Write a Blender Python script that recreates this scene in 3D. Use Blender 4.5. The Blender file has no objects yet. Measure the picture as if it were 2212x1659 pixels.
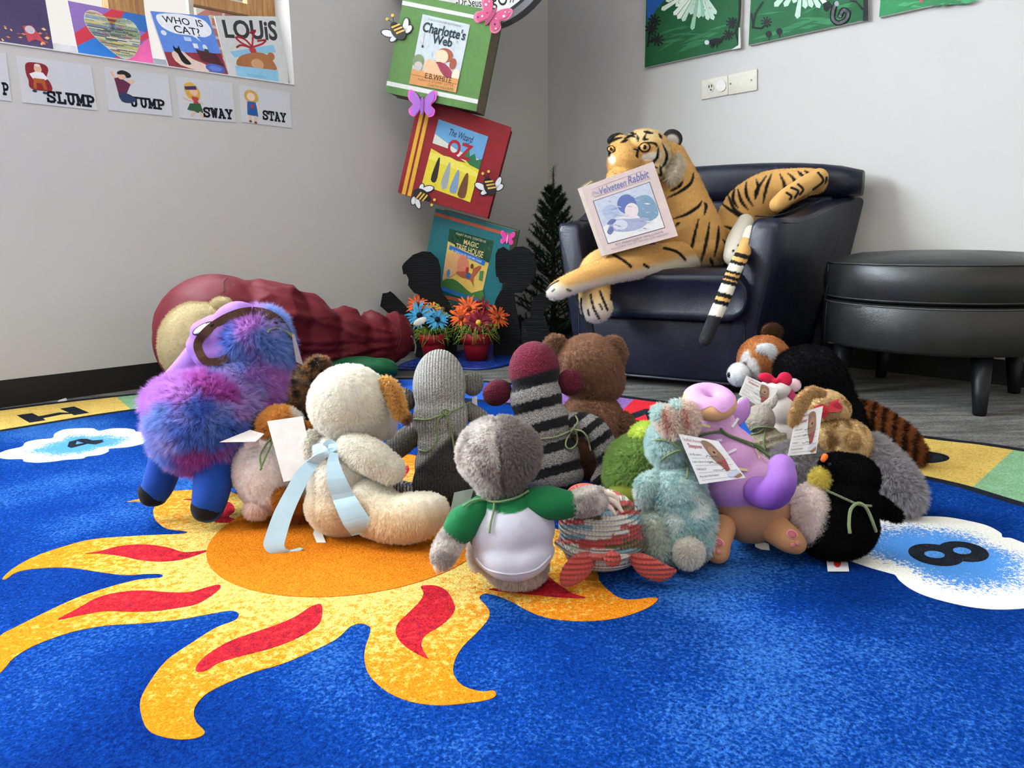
import bpy, bmesh, math, random
import numpy as np
from mathutils import Vector, noise, geometry
from mathutils.bvhtree import BVHTree
random.seed(7); rng = np.random.default_rng(7)
sc = bpy.context.scene
COL = sc.collection
A = np.array
# ------------------------------------------------------------------ camera (image taken as 2212 x 1659)
IW, IH, FPX = 2212, 1659, 1570.0
CX, CY, CH = 1106.0, 829.5, 0.52
PITCH, ROLL, WALL = math.radians(11.29), math.radians(-0.68), math.radians(46.73)
FW = A([0, math.cos(PITCH), -math.sin(PITCH)])
_u = A([0, math.sin(PITCH), math.cos(PITCH)]); _x = A([1., 0, 0])
RT = _x*math.cos(ROLL) + _u*math.sin(ROLL)
UP = -_x*math.sin(ROLL) + _u*math.cos(ROLL)
CAM = A([0, 0, CH])
cd = bpy.data.cameras.new('camera'); co = bpy.data.objects.new('camera', cd); COL.objects.link(co)
cd.sensor_width = 36.0; cd.lens = 36.0*FPX/IW; cd.clip_start = 0.02
from mathutils import Matrix
co.matrix_world = Matrix(((RT[0], UP[0], -FW[0], 0), (RT[1], UP[1], -FW[1], 0), (RT[2], UP[2], -FW[2], CH), (0, 0, 0, 1)))
sc.camera = co
# ------------------------------------------------------------------ world, lights, exposure
wd = bpy.data.worlds.new('world'); sc.world = wd; wd.use_nodes = True
wd.node_tree.nodes['Background'].inputs[0].default_value = (1.0, 0.965, 0.92, 1)
wd.node_tree.nodes['Background'].inputs[1].default_value = 0.9
vs = sc.view_settings
vs.view_transform = 'Standard'; vs.look = 'None'; vs.gamma = 1.0; vs.use_curve_mapping = False; vs.exposure = 0.34
sc.cycles.use_denoising = True
sc.cycles.max_bounces = 5; sc.cycles.diffuse_bounces = 2; sc.cycles.glossy_bounces = 2; sc.cycles.transmission_bounces = 3; sc.cycles.use_adaptive_sampling = True; sc.cycles.adaptive_threshold = 0.05
DL = A([math.sin(WALL), math.cos(WALL), 0])      # along the left wall towards the corner
DR = A([math.cos(WALL), -math.sin(WALL), 0])     # along the right wall away from the corner
CORNER = A([0.2094, 4.0878, 0.])
def area(name, loc, direction, sx, sy, power, color):
    ld = bpy.data.lights.new(name, 'AREA'); ld.shape = 'RECTANGLE'; ld.size = sx; ld.size_y = sy
    ld.energy = power; ld.color = color
    o = bpy.data.objects.new(name, ld); COL.objects.link(o); o.location = loc
    o.rotation_euler = Vector(direction).to_track_quat('-Z', 'Y').to_euler()
    return o
# daylight of the window in view (upper part, above the frame) and of the next window along the same wall
area('window_daylight', CORNER - DL*2.45 - DR*0.20 + A([0, 0, 1.98]), DR + A([0, 0, -0.12]), 1.5, 0.9, 210, (0.80, 0.91, 1.0))
area('window_daylight', CORNER - DL*4.6 + DR*0.03 + A([0, 0, 1.75]), DR + A([0, 0, -0.05]), 1.7, 1.2, 190, (0.84, 0.93, 1.0))

# fluorescent panels of the library ceiling
for lx, ly in ((-1.0, .7), (.6, .2)):
    area('ceiling_light', (lx, ly, 2.75), (0, 0, -1), 1.2, .6, 15, (1.0, 0.96, 0.9))
# ------------------------------------------------------------------ helpers: pixels to places
def ray(x, y): return RT*((x-CX)/FPX) + UP*((CY-y)/FPX) + FW
def at(x, y, D): return CAM + ray(x, y)*D
def fl(x, y, z=0.0):
    d = ray(x, y); return CAM + d*((z-CH)/d[2])
def onplane(x, y, p0, n):
    d = ray(x, y); return CAM + d*(np.dot(p0-CAM, n)/np.dot(d, n))
def topx(P):
    q = np.asarray(P)-CAM; z = q@FW
    return np.stack([CX+FPX*(q@RT)/z, CY-FPX*(q@UP)/z], -1)
def lwall(x, y, off=0.0): return onplane(x, y, CORNER+DR*off, DR)
def rwall(x, y, off=0.0): return onplane(x, y, CORNER-DL*off, DL)
def unit(v): v = np.asarray(v, float); return v/np.linalg.norm(v)
def catmull(pts, n=6, closed=True):
    P = A([tuple(map(float, p)) for p in pts]); m = len(P); out = []
    for i in range(m if closed else m-1):
        if closed: a, b, c, d = P[i-1], P[i], P[(i+1) % m], P[(i+2) % m]
        else: a, b, c, d = P[max(i-1, 0)], P[i], P[i+1], P[min(i+2, m-1)]
        for k in range(n):
            t = k/n
            out.append(0.5*((2*b)+(-a+c)*t+(2*a-5*b+4*c-d)*t*t+(-a+3*b-3*c+d)*t**3))
    if not closed: out.append(P[-1])
    return A(out)
def ellp(cx, cy, rx, ry, rot=0, n=28):
    r = math.radians(rot); c, s = math.cos(r), math.sin(r)
    return [(cx+rx*math.cos(t)*c-ry*math.sin(t)*s, cy+rx*math.cos(t)*s+ry*math.sin(t)*c) for t in np.linspace(0, 2*math.pi, n, endpoint=False)]
# ------------------------------------------------------------------ helpers: materials
def lin(c):
    return tuple(((v/255/12.92) if v/255 <= 0.04045 else ((v/255+0.055)/1.055)**2.4) for v in c)
class NT:
    def __init__(s, name):
        s.m = bpy.data.materials.new(name); s.m.use_nodes = True; s.t = s.m.node_tree
        s.b = s.t.nodes['Principled BSDF']
    def n(s, typ, **kw):
        nd = s.t.nodes.new(typ)
        for k, v in kw.items():
            if k in nd.inputs: nd.inputs[k].default_value = v
            else: setattr(nd, k, v)
        return nd
    def l(s, a, b): s.t.links.new(a, b)
    def obj(s): return s.n('ShaderNodeTexCoord').outputs['Object']
    def noise(s, scale, vec=None, detail=3, rough=0.6):
        nd = s.n('ShaderNodeTexNoise', Scale=scale, Detail=detail, Roughness=rough); s.l(vec if vec else s.obj(), nd.inputs['Vector']); return nd.outputs['Fac']
    def ramp(s, fac, stops, interp='LINEAR'):
        r = s.n('ShaderNodeValToRGB'); cr = r.color_ramp; cr.interpolation = interp
        while len(cr.elements) < len(stops): cr.elements.new(0.5)
        for e, (p, c) in zip(cr.elements, stops): e.position = p; e.color = (*c, 1) if len(c) == 3 else c
        s.l(fac, r.inputs[0]); return r.outputs[0]
    def math(s, op, a, b=None, clamp=False):
        nd = s.n('ShaderNodeMath', operation=op, use_clamp=clamp)
        for i, v in enumerate((a, b)):
            if v is None: continue
            if isinstance(v, (int, float)): nd.inputs[i].default_value = v
            else: s.l(v, nd.inputs[i])
        return nd.outputs[0]
    def mix(s, fac, a, b, typ='MIX'):
        nd = s.n('ShaderNodeMix', data_type='RGBA', blend_type=typ)
        for i, v in ((0, fac), (6, a), (7, b)):
            if isinstance(v, (int, float)): nd.inputs[i].default_value = v
            elif isinstance(v, tuple): nd.inputs[i].default_value = (*v[:3], 1)
            else: s.l(v, nd.inputs[i])
        return nd.outputs[2]
    def bump(s, h, strength=0.3, dist=0.002):
        nd = s.n('ShaderNodeBump', Strength=strength, Distance=dist); s.l(h, nd.inputs['Height']); s.l(nd.outputs[0], s.b.inputs['Normal'])
    def set(s, rough=0.7, spec=0.3, sheen=0.0, color=None):
        s.b.inputs['Roughness'].default_value = rough; s.b.inputs['Specular IOR Level'].default_value = spec
        s.b.inputs['Sheen Weight'].default_value = sheen
        if color is not None:
            if isinstance(color, tuple): s.b.inputs['Base Color'].default_value = (*color, 1)
            else: s.l(color, s.b.inputs['Base Color'])
        return s.m
_flat = {}
def C(rgb, rough=0.65, spec=0.25, var=0.06):
    k = (tuple(rgb), rough, spec, var)
    if k not in _flat:
        t = NT('paint_%d_%d_%d' % tuple(int(v) for v in rgb)); c = lin(rgb)
        nz = t.noise(60, detail=4)
        lo = tuple(v*(1-var) for v in c); hi = tuple(min(1, v*(1+var)) for v in c)
        _flat[k] = t.set(rough, spec, 0, t.ramp(nz, [(0.3, lo), (0.7, hi)]))
    return _flat[k]
def plush(name, noise_scale=120, amount=0.35, bump=0.4, bscale=500, rough=0.95, sheen=0.05, marl=None, hairvar=0.25, rib=0):
    """cloth or fur: the thing's own dye is in the colour attribute, the noise gives nap and wear"""
    t = NT(name); a = t.n('ShaderNodeAttribute', attribute_name='col').outputs['Color']
    nz = t.noise(noise_scale, detail=5)
    f = t.math('ADD', t.math('MULTIPLY', t.math('SUBTRACT', nz, 0.5), amount*2), 1.0)
    if hairvar:
        hi = t.n('ShaderNodeHairInfo').outputs['Random']
        f = t.math('MULTIPLY', f, t.math('ADD', t.math('MULTIPLY', hi, hairvar), 1-hairvar*0.5))
    c = t.mix(1.0, a, f, 'MULTIPLY')
    if marl:
        v = t.n('ShaderNodeTexNoise', Scale=marl[0], Detail=1.0); mp = t.n('ShaderNodeMapping'); mp.inputs['Scale'].default_value = marl[3] if len(marl) > 3 else (1, 1, 1)
        t.l(t.obj(), mp.inputs['Vector']); t.l(mp.outputs[0], v.inputs['Vector'])
        k = t.ramp(v.outputs['Fac'], [(0.42, (marl[1],)*3), (0.58, (marl[2],)*3)])
        c = t.mix(1.0, c, k, 'MULTIPLY')
    if bump:
        hb = t.noise(bscale, detail=2)
        if rib:
            wv = t.n('ShaderNodeTexWave', Scale=rib, bands_direction='X', Distortion=.3); t.l(t.obj(), wv.inputs['Vector']); hb = t.math('ADD', hb, t.math('MULTIPLY', wv.outputs['Fac'], .9)); c = t.mix(1.0, c, t.math('ADD', t.math('MULTIPLY', wv.outputs['Fac'], .3), .8), 'MULTIPLY')
        t.bump(hb, bump, 0.004)
    m = t.set(rough, 0.15, sheen, c)
    if hairvar:
        tr = t.n('ShaderNodeBsdfTranslucent'); t.l(c, tr.inputs['Color']); mx = t.n('ShaderNodeMixShader'); mx.inputs[0].default_value = 0.4
        out = t.t.nodes['Material Output']; isf = t.n('ShaderNodeHairInfo').outputs['Is Strand']; t.l(t.math('MULTIPLY', isf, 0.55), mx.inputs[0])
        t.l(t.b.outputs[0], mx.inputs[1]); t.l(tr.outputs[0], mx.inputs[2]); t.l(mx.outputs[0], out.inputs['Surface'])
    return m
# ------------------------------------------------------------------ helpers: meshes and objects
def tag(o, label=None, cat=None, group=None, kind=None):
    if label: o['label'] = label
    if cat: o['category'] = cat
    if group: o['group'] = group
    if kind: o['kind'] = kind
    return o
def link(o, parent=None):
    COL.objects.link(o)
    if parent is not None: o.parent = parent
    return o
def origin_of(parent):
    v = Vector((0, 0, 0))
    while parent is not None: v += Vector(parent.location); parent = parent.parent
    return A(v)
def mesh(name, V, F, mats, parent=None, smooth=True, mi=None, loc=None):
    """mesh object from world-space vertices; it sits at loc (default: the parent's place, else its own middle base)"""
    V = np.asarray(V, float)
    po = origin_of(parent)
    if loc is None:
        loc = po if parent is not None else A([*(V[:, :2].min(0)+V[:, :2].max(0))/2, V[:, 2].min()])
    me = bpy.data.meshes.new(name); me.from_pydata((V-loc).tolist(), [], [list(map(int, f)) for f in F])
    for m in (mats if isinstance(mats, (list, tuple)) else [mats]): me.materials.append(m)
    if mi is not None: me.polygons.foreach_set('material_index', np.asarray(mi, dtype=np.int32))
    if smooth: me.polygons.foreach_set('use_smooth', [True]*len(me.polygons))
    me.update()
    o = bpy.data.objects.new(name, me); link(o, parent); o.location = loc-po
    return o
def empty(name, loc, label, cat, group=None):
    o = bpy.data.objects.new(name, None); o.empty_display_size = 0.05; link(o); o.location = loc
    return tag(o, label, cat, group)
def bmobj(name, bm, mats, parent=None, smooth=False, loc=None):
    V = A([v.co for v in bm.verts]); bm.verts.index_update(); F = [[v.index for v in f.verts] for f in bm.faces]; mi = [f.material_index for f in bm.faces]
    bm.free(); return mesh(name, V, F, mats, parent, smooth, mi, loc)
def prism(pts, vec):
    """closed solid from a planar 3D outline pushed along vec"""
    P = A(pts); n = len(P); V = np.vstack([P, P+A(vec)])
    tri = geometry.tessellate_polygon([[Vector(p) for p in P]])
    F = [tuple(t) for t in tri] + [tuple(i+n for i in t[::-1]) for t in tri] + [(i, i+n, (i+1) % n+n, (i+1) % n) for i in range(n)]
    return V, F
def hexa(c8, bev=0.01, seg=3, subdiv=0):
    """eight corners (bottom ring of four, top ring of four) with rounded edges"""
    bm = bmesh.new(); v = [bm.verts.new(p) for p in c8]
    for f in ((0, 3, 2, 1), (4, 5, 6, 7), (0, 1, 5, 4), (1, 2, 6, 5), (2, 3, 7, 6), (3, 0, 4, 7)): bm.faces.new([v[i] for i in f])
    bmesh.ops.recalc_face_normals(bm, faces=bm.faces)
    if subdiv: bmesh.ops.subdivide_edges(bm, edges=bm.edges[:], cuts=subdiv, use_grid_fill=True)
    if bev: bmesh.ops.bevel(bm, geom=[e for e in bm.edges if len(e.link_faces) == 2 and e.calc_face_angle(0) > 0.3], offset=bev, segments=seg, profile=0.5, affect='EDGES', clamp_overlap=True)
    return bm
def box_pts(o, ax, ay, az):
    o, ax, ay, az = map(A, (o, ax, ay, az)); return [o, o+ax, o+ax+ay, o+ay, o+az, o+ax+az, o+ax+ay+az, o+ay+az]
def tube(path, r, n=8, cap=True):
    P = A(path, dtype=float) if not isinstance(path, np.ndarray) else path; m = len(P)
    r = np.full(m, r) if np.isscalar(r) else A(r)
    T = np.gradient(P, axis=0); T /= np.linalg.norm(T, axis=1)[:, None]+1e-12
    u = np.cross(T[0], [0, 0, 1.]); u = u if np.linalg.norm(u) > 1e-3 else A([1., 0, 0]); V = []
    for i in range(m):
        u = u-T[i]*np.dot(u, T[i]); u = unit(u); w = np.cross(T[i], u)
        V += [P[i]+r[i]*(math.cos(a)*u+math.sin(a)*w) for a in np.linspace(0, 2*math.pi, n, endpoint=False)]
    F = [(i*n+j, i*n+(j+1) % n, (i+1)*n+(j+1) % n, (i+1)*n+j) for i in range(m-1) for j in range(n)]
    if cap: F += [tuple(range(n))[::-1], tuple((m-1)*n+j for j in range(n))]
    return A(V), F
def strip(path, wvec, w, thick, nvec):
    """flat band along path; wvec: its width direction at each point"""
    P = A(path); m = len(P); W = [unit(v) for v in wvec]; N = [unit(v) for v in nvec]; w = np.full(m, w) if np.isscalar(w) else A(w); V = []
    for i in range(m):
        a = W[i]*w[i]/2; b = N[i]*thick/2
        V += [P[i]-a-b, P[i]+a-b, P[i]+a+b, P[i]-a+b]
    F = [(i*4+j, i*4+(j+1) % 4, i*4+4+(j+1) % 4, i*4+4+j) for i in range(m-1) for j in range(4)] + [(3, 2, 1, 0), tuple((m-1)*4+j for j in range(4))]
    return A(V), F
def merge(parts):
    V, F, k = [], [], 0
    for v, f in parts:
        V.append(A(v)); F += [tuple(i+k for i in q) for q in f]; k += len(v)
    return np.vstack(V), F
def lathe(prof, c, n=32, ax=None):
    V = []; m = len(prof)
    for r, z in prof: V += [A(c)+A([r*math.cos(a), r*math.sin(a), z]) for a in np.linspace(0, 2*math.pi, n, endpoint=False)]
    F = [(i*n+j, i*n+(j+1) % n, (i+1)*n+(j+1) % n, (i+1)*n+j) for i in range(m-1) for j in range(n)]
    return A(V), F+[tuple(range(n))[::-1], tuple((m-1)*n+j for j in range(n))]
# ------------------------------------------------------------------ helpers: lettering and flat prints
_txt = {}
def text_mesh(s, bold=0.0, shear=0.0):
    k = (s, bold, shear)
    if k not in _txt:
        cu = bpy.data.curves.new('lettering', 'FONT'); cu.body = s; cu.offset = bold; cu.shear = shear; cu.resolution_u = 3
        o = bpy.data.objects.new('lettering', cu); me = o.to_mesh()
        V = A([v.co[:2] for v in me.vertices]); F = [tuple(p.vertices) for p in me.polygons]
        o.to_mesh_clear(); bpy.data.objects.remove(o); bpy.data.curves.remove(cu)
        mn, mx = V.min(0), V.max(0); _txt[k] = ((V-mn)/(mx-mn), F)
    return _txt[k]
SLAB = {'S': [[(.9, .75), (.88, .92), (.6, 1), (.3, .98), (.12, .8), (.2, .62), (.5, .52), (.8, .4), (.9, .22), (.72, .04), (.4, 0), (.14, .06), (.1, .26)], [(.9, 1), (.9, .7)], [(.1, 0), (.1, .3)]],
        'L': [[(.28, 1), (.28, 0)], [(.05, 1), (.55, 1)], [(.05, 0), (.92, 0), (.92, .32)]],
        'U': [[(.22, 1), (.22, .3), (.35, .05), (.5, 0), (.65, .05), (.78, .3), (.78, 1)], [(0, 1), (.42, 1)], [(.6, 1), (1, 1)]],
        'M': [[(.16, 0), (.16, 1), (.5, .25), (.84, 1), (.84, 0)], [(0, 1), (.2, 1)], [(.8, 1), (1, 1)], [(0, 0), (.34, 0)], [(.66, 0), (1, 0)]],
        'P': [[(.25, 0), (.25, 1)], [(.05, 1), (.6, 1), (.88, .88), (.92, .72), (.82, .52), (.6, .44), (.25, .44)], [(.05, 0), (.52, 0)]],
        'J': [[(.65, 1), (.65, .25), (.55, .05), (.35, 0), (.15, .06), (.1, .3)], [(.35, 1), (.95, 1)]],
        'W': [[(.12, 1), (.3, 0), (.5, .85), (.7, 0), (.88, 1)], [(0, 1), (.28, 1)], [(.72, 1), (1, 1)]],
        'A': [[(.14, 0), (.48, 1), (.86, 0)], [(.28, .32), (.72, .32)], [(0, 0), (.3, 0)], [(.68, 0), (1, 0)], [(.3, 1), (.5, 1)]],
        'Y': [[(.14, 1), (.5, .45), (.86, 1)], [(.5, .45), (.5, 0)], [(0, 1), (.32, 1)], [(.68, 1), (1, 1)], [(.28, 0), (.72, 0)]],
        'T': [[(.5, 1), (.5, 0)], [(.06, .7), (.06, 1), (.94, 1), (.94, .7)], [(.28, 0), (.72, 0)]]}
def strokes(lines, w, k=1.0):
    """polylines as solid 2D strokes -> list of polygons; k squares the aspect of the joint"""
    out = []
    for L in lines:
        for p, q in zip(L[:-1], L[1:]):
            p, q = A(p, dtype=float), A(q, dtype=float); d = q-p; d = d/(np.linalg.norm(d)+1e-9); e = A([-d[1], d[0]])*w/2; g = d*w*0.35
            out.append([p-e-g, q-e+g, q+e+g, p+e-g])
    return out
class Art:
    """flat print: polygons with a colour each, laid on a surface and joined to one mesh; fmap turns a 2D point and a lift into a place"""
    def __init__(s, fmap): s.f = fmap; s.V = []; s.F = []; s.mi = []; s.mats = []; s.k = 0
    def _m(s, m):
        if not isinstance(m, bpy.types.Material): m = C(m)
        if m not in s.mats: s.mats.append(m)
        return s.mats.index(m)
    def poly(s, pts, m, lay=None, smooth=0):
        if smooth: pts = catmull(pts, smooth)
        s.k += 1; e = (lay if lay is not None else s.k)*0.00004
        P = [s.f(p[0], p[1], e) for p in pts]; n = len(s.V); s.V += P; i = s._m(m)
        for t in geometry.tessellate_polygon([[Vector((p[0], p[1], 0)) for p in pts]]): s.F.append(tuple(n+j for j in t)); s.mi.append(i)
        return s
    def rect(s, a, b, c, d, m): return s.poly([(a, b), (c, b), (c, d), (a, d)], m)
    def ell(s, cx, cy, rx, ry, m, rot=0, n=24): return s.poly(ellp(cx, cy, rx, ry, rot, n), m)
    def line(s, pts, w, m):
        s.k += 1; k = s.k
        for q in strokes([pts], w): s.poly(q, m, k)
        s.k = k; return s
    def text(s, txt, x0, y0, x1, y1, m, bold=0.0, shear=0.0, slope=0.0):
        """fit the words into the box (y downwards); slope moves the right end down"""
        V, F = text_mesh(txt, bold, shear); s.k += 1; e = s.k*0.00004; n = len(s.V); i = s._m(m)
        s.V += [s.f(x0+u*(x1-x0), y1+(y0-y1)*v+slope*u, e) for u, v in V]
        for f in F: s.F.append(tuple(n+j for j in f)); s.mi.append(i)
        return s
    def slab(s, word, x0, y0, x1, y1, m, slope=0.0, w=0.25):
        n = len(word); cw = (x1-x0)/n; s.k += 1; k = s.k
        for j, ch in enumerate(word):
            for q in strokes([[(a*0.86*1.0, b) for a, b in L] for L in SLAB[ch]], w):
                s.poly([(x0+cw*(j+float(a)), y1+(y0-y1)*(0.08+float(b)*0.84)+slope*(j+float(a))/n) for a, b in q], m, k)
        s.k = k; return s
    def build(s, name, parent): return mesh(name, s.V, s.F, s.mats, parent, False, s.mi)
def quadmap(Q, n):
    Q = [A(q) for q in Q]; n = A(n)
    return lambda u, v, e: (Q[0]*(1-u)*(1-v)+Q[1]*u*(1-v)+Q[2]*u*v+Q[3]*(1-u)*v)+n*e
def planemap(p0, n):
    p0, n = A(p0), unit(n)
    return lambda x, y, e: onplane(x, y, p0, n)+n*e
def facing(Q):
    n = unit(np.cross(Q[1]-Q[0], Q[3]-Q[0])); return n if np.dot(n, CAM-Q[0]) > 0 else -n
# ------------------------------------------------------------------ the soft toys: shapes measured in pixels at the toy's own distance
def E(x, y, rx, ry, dd=0, rd=None, rot=0): return ('e', x, y, rx, ry, dd, rd if rd else min(rx, ry), rot)
def T(pts, flat=1.0): return ('t', [tuple(p) if len(p) == 4 else (*p, 0) for p in pts], flat)
_bm = bmesh.new(); bmesh.ops.create_icosphere(_bm, subdivisions=3, radius=1); ICO_V = A([v.co for v in _bm.verts]); ICO_F = A([[v.index for v in f.verts] for f in _bm.faces]); _bm.free()
def prim_mesh(prims):
    V, F, k = [], [], 0
    def add(c, rx, ry, rd, rot):
        nonlocal k
        r = math.radians(rot); ax = RT*math.cos(r)-UP*math.sin(r); ay = UP*math.cos(r)+RT*math.sin(r)
        V.append(c+(np.outer(ICO_V[:, 0], ax)*rx+np.outer(ICO_V[:, 1], ay)*ry+np.outer(ICO_V[:, 2], FW)*rd)/FPX); F.append(ICO_F+k); k += len(ICO_V)
    for p in prims:
        if p[0] == 'e': _, x, y, rx, ry, dd, rd, rot = p; add(ray(x, y)*(1+dd/FPX), rx, ry, rd, rot)
        else:
            P = catmull(p[1], 8, False) if len(p[1]) > 2 else catmull(p[1], 14, False)
            last = None
            for x, y, r, dd in P:
                if last is not None and math.dist(last[:2], (x, y))+abs(dd-last[2]) < 0.3*r and (x, y) != tuple(P[-1][:2]): continue
                last = (x, y, dd); add(ray(x, y)*(1+dd/FPX), r, r, r*p[2], 0)
    return np.vstack(V), np.vstack(F)
TOYS = []
class Toy:
    def __init__(s, name, label, cat, D=None, z0=0.0135, group=None):
        s.name, s.label, s.cat, s.D, s.z0, s.group, s.parts = name, label, cat, D, z0, group, []
        TOYS.append(s)
    def p(s, name, prims, base, paint=(), mat=None, fur=None, vox=0.005, sm=5, disp=None, parent=None):
        s.parts.append(dict(name=name, prims=prims, base=base, paint=paint, mat=mat, fur=fur, vox=vox, sm=sm, disp=disp, parent=parent)); return s
    def raw(s):
        for p in s.parts: p['V'], p['F'] = prim_mesh(p['prims'])
        if s.D is None: s.D = (s.z0-CH)/min(p['V'][:, 2].min() for p in s.parts)
        allv = np.vstack([p['V'] for p in s.parts])*s.D+CAM
        s.root = empty(s.name, A([*(allv[:, :2].min(0)+allv[:, :2].max(0))/2, allv[:, 2].min()]), s.label, s.cat, s.group)
        s.o = {}
        for p in s.parts:
            par = s.o[p['parent']] if p['parent'] else s.root
            p['o'] = o = mesh(p['name'], p['V']*s.D+CAM, p['F'], p['mat'], par)
            m = o.modifiers.new('r', 'REMESH'); m.mode = 'VOXEL'; m.voxel_size = p['vox']; m.use_smooth_shade = True
            m = o.modifiers.new('s', 'SMOOTH'); m.factor = 0.4; m.iterations = max(2, p['sm']//2)
            s.o.setdefault(p['name'], o)
    def cook(s, dg):
        V, F, k = [], [], 0
        for p in s.parts:
            o = p['o']; me = bpy.data.meshes.new_from_object(o.evaluated_get(dg)); o.modifiers.clear(); old = o.data; o.data = me; bpy.data.meshes.remove(old); me.name = p['name']
            org = origin_of(o.parent)+A(o.location)
            co_ = np.empty(len(me.vertices)*3, np.float32); me.vertices.foreach_get('co', co_); P = co_.reshape(-1, 3).astype(float)
            if p['disp']:
                nn = np.empty(len(me.vertices)*3, np.float32); me.vertices.foreach_get('normal', nn)
                P = P+nn.reshape(-1, 3)*p['disp'](P+org, topx(P+org))[:, None]; me.vertices.foreach_set('co', P.astype(np.float32).ravel()); me.update()
            W = P+org; px = topx(W); col = np.tile(A(p['base'], dtype=float), (len(P), 1))
            for op in p['paint']:
                mk, c = op(W, px); col = col*(1-mk[:, None])+np.asarray(c, float)*mk[:, None]
            ca = me.color_attributes.new('col', 'BYTE_COLOR', 'CORNER')
            li = np.empty(len(me.loops), np.int32); me.loops.foreach_get('vertex_index', li)
            ca.data.foreach_set('color_srgb', np.c_[np.clip(col/255, 0, 1)[li], np.ones(len(li))].astype(np.float32).ravel())
            me.polygons.foreach_set('use_smooth', [True]*len(me.polygons))
            if p['fur']: fur(o, *p['fur'])
            V.append(W); F += [[i+k for i in f.vertices] for f in me.polygons]; k += len(W)
        s.bvh = BVHTree.FromPolygons(np.vstack(V).tolist(), F)
    def hit(s, x, y, lift=0.0, dd=0.0):
        d = unit(ray(x, y)); h = s.bvh.ray_cast(Vector(CAM), Vector(d))
        if h[0] is None: return None
        s.last = (np.linalg.norm(A(h[0])-CAM)); return A(h[0])-d*lift
    def on(s, pts, lift=0.002, n=5, closed=False):
        """points on the toy under a line drawn in the picture; beyond the edge it keeps the last distance"""
        out = []; s.last = s.D*np.linalg.norm(ray(*pts[0][:2]))
        for x, y in catmull([q[:2] for q in pts], n, closed):
            h = s.hit(x, y, lift)
            if h is None: h = CAM+unit(ray(x, y))*(s.last-lift)
            out.append(h)
        return A(out)
    def yarn(s, pts, r=0.0017, lift=0.003, col=(122, 142, 92), name='yarn', dist=None):
        P = s.on(pts, lift) if dist is None else A([at(x, y, dist) for x, y in catmull(pts, 5, False)])
        V, F = tube(P, r, 7); return mesh(name, V, F, YARN(col), s.root)
    def patch(s, name, pts, col, lift=0.0015, parent=None, rough=0.8, dome=0.0):
        """a sewn-on or printed piece that follows the surface"""
        c = np.mean(A(pts), 0); V = [s.on([c, c+.01], lift+dome, 1)[0]]; F = []; n = len(pts)
        for k in (0.5, 1.0):
            for q in pts:
                x, y = c+(A(q)-c)*k; h = s.hit(x, y, lift+(dome*(1-k*k)))
                V.append(h if h is not None else CAM+unit(ray(x, y))*(s.last-lift))
        for j in range(n): F += [(0, 1+j, 1+(j+1) % n), (1+j, 1+n+j, 1+n+(j+1) % n, 1+(j+1) % n)]
        V = A(V); b = V+unit(V.mean(0)-CAM)*0.0012; m = len(V)
        F += [tuple(m+i for i in f[::-1]) for f in F]+[(1+n+j, m+1+n+j, m+1+n+(j+1) % n, 1+n+(j+1) % n) for j in range(n)]
        return mesh(name, np.vstack([V, b]), F, col if isinstance(col, bpy.types.Material) else C(col, rough), parent or s.root)
    def band(s, name, pts, w, mat, lift=0.003, up=None, thick=0.0012, smooth=False):
        """strap or ribbon lying on the toy; w in metres (number or list)"""
        P = s.on(pts, lift, 9); t = np.gradient(P, axis=0); N = [CAM-p for p in P]; W = [np.cross(a, b) for a, b in zip(t, N)]
        if up is not None: W = [unit(w_)*(1-up)+RT*up if np.dot(w_, RT) > 0 else -unit(w_)*(1-up)+RT*up for w_ in W]; N = [np.cross(w_, a) for w_, a in zip(W, t)]
        if not np.isscalar(w): w = np.interp(np.linspace(0, 1, len(P)), np.linspace(0, 1, len(w)), w)
        V, F = strip(P, W, w, thick, N); return mesh(name, V, F, mat, s.root, False)
    def card(s, Q, D, art=True, name='name_tag', yaw=0, tilt=0, col=(236, 235, 232)):
        """paper tag tied to the toy; Q: its four corners in the picture"""
        c = np.mean(A(Q), 0); p0 = at(*c, D); n = unit(-FW*math.cos(yaw)+RT*math.sin(yaw)+UP*math.tan(tilt))
        q = [onplane(x, y, p0, n) for x, y in Q]; V, F = prism(q, -n*0.0008)
        o = mesh(name, V, F, C(col, 0.6), s.root, False)
        if art:
            a = Art(quadmap(q, n)); a.k = 12; b = (150, 118, 96)
            a.text('Stuffed Animal', .07, .06, .5, .13, (196, 130, 140)); a.text('Sleepover', .12, .17, .46, .29, (186, 96, 108), .02)
            a.poly([(.5, .1), (.62, .05), (.74, .1), (.8, .25), (.84, .45), (.8, .6), (.66, .66), (.56, .5), (.52, .3)], b, smooth=4)
            a.ell(.66, .3, .09, .12, (172, 138, 112)); a.ell(.68, .33, .03, .03, (70, 50, 44)); a.poly([(.62, .55), (.84, .5), (.8, .75), (.7, .8)], (158, 84, 80))
            a.poly([(.66, .86), (.95, .74), (.96, .84), (.72, .95)], (206, 214, 226)); a.poly([(.76, .95), (.96, .86), (.97, .93), (.84, .98)], (168, 118, 78))
            for i, t in enumerate(('Hi! My name is', 'I am a (kind of animal)', 'I belong to', 'Any extra information')):
                y = .38+.15*i; a.text(t, .06, y, .06+.02*len(t), y+.055, (60, 58, 60)); a.line([(.08, y+.1), (.92, y+.1)], .006, (130, 128, 130))
            for i in range(3):
                y = .43+.15*i; a.line([(.42+.05*j, y+random.uniform(-.025, .025)) for j in range(7)], .01, (70, 74, 92))
            a.build('print', o)
        return o
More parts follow.
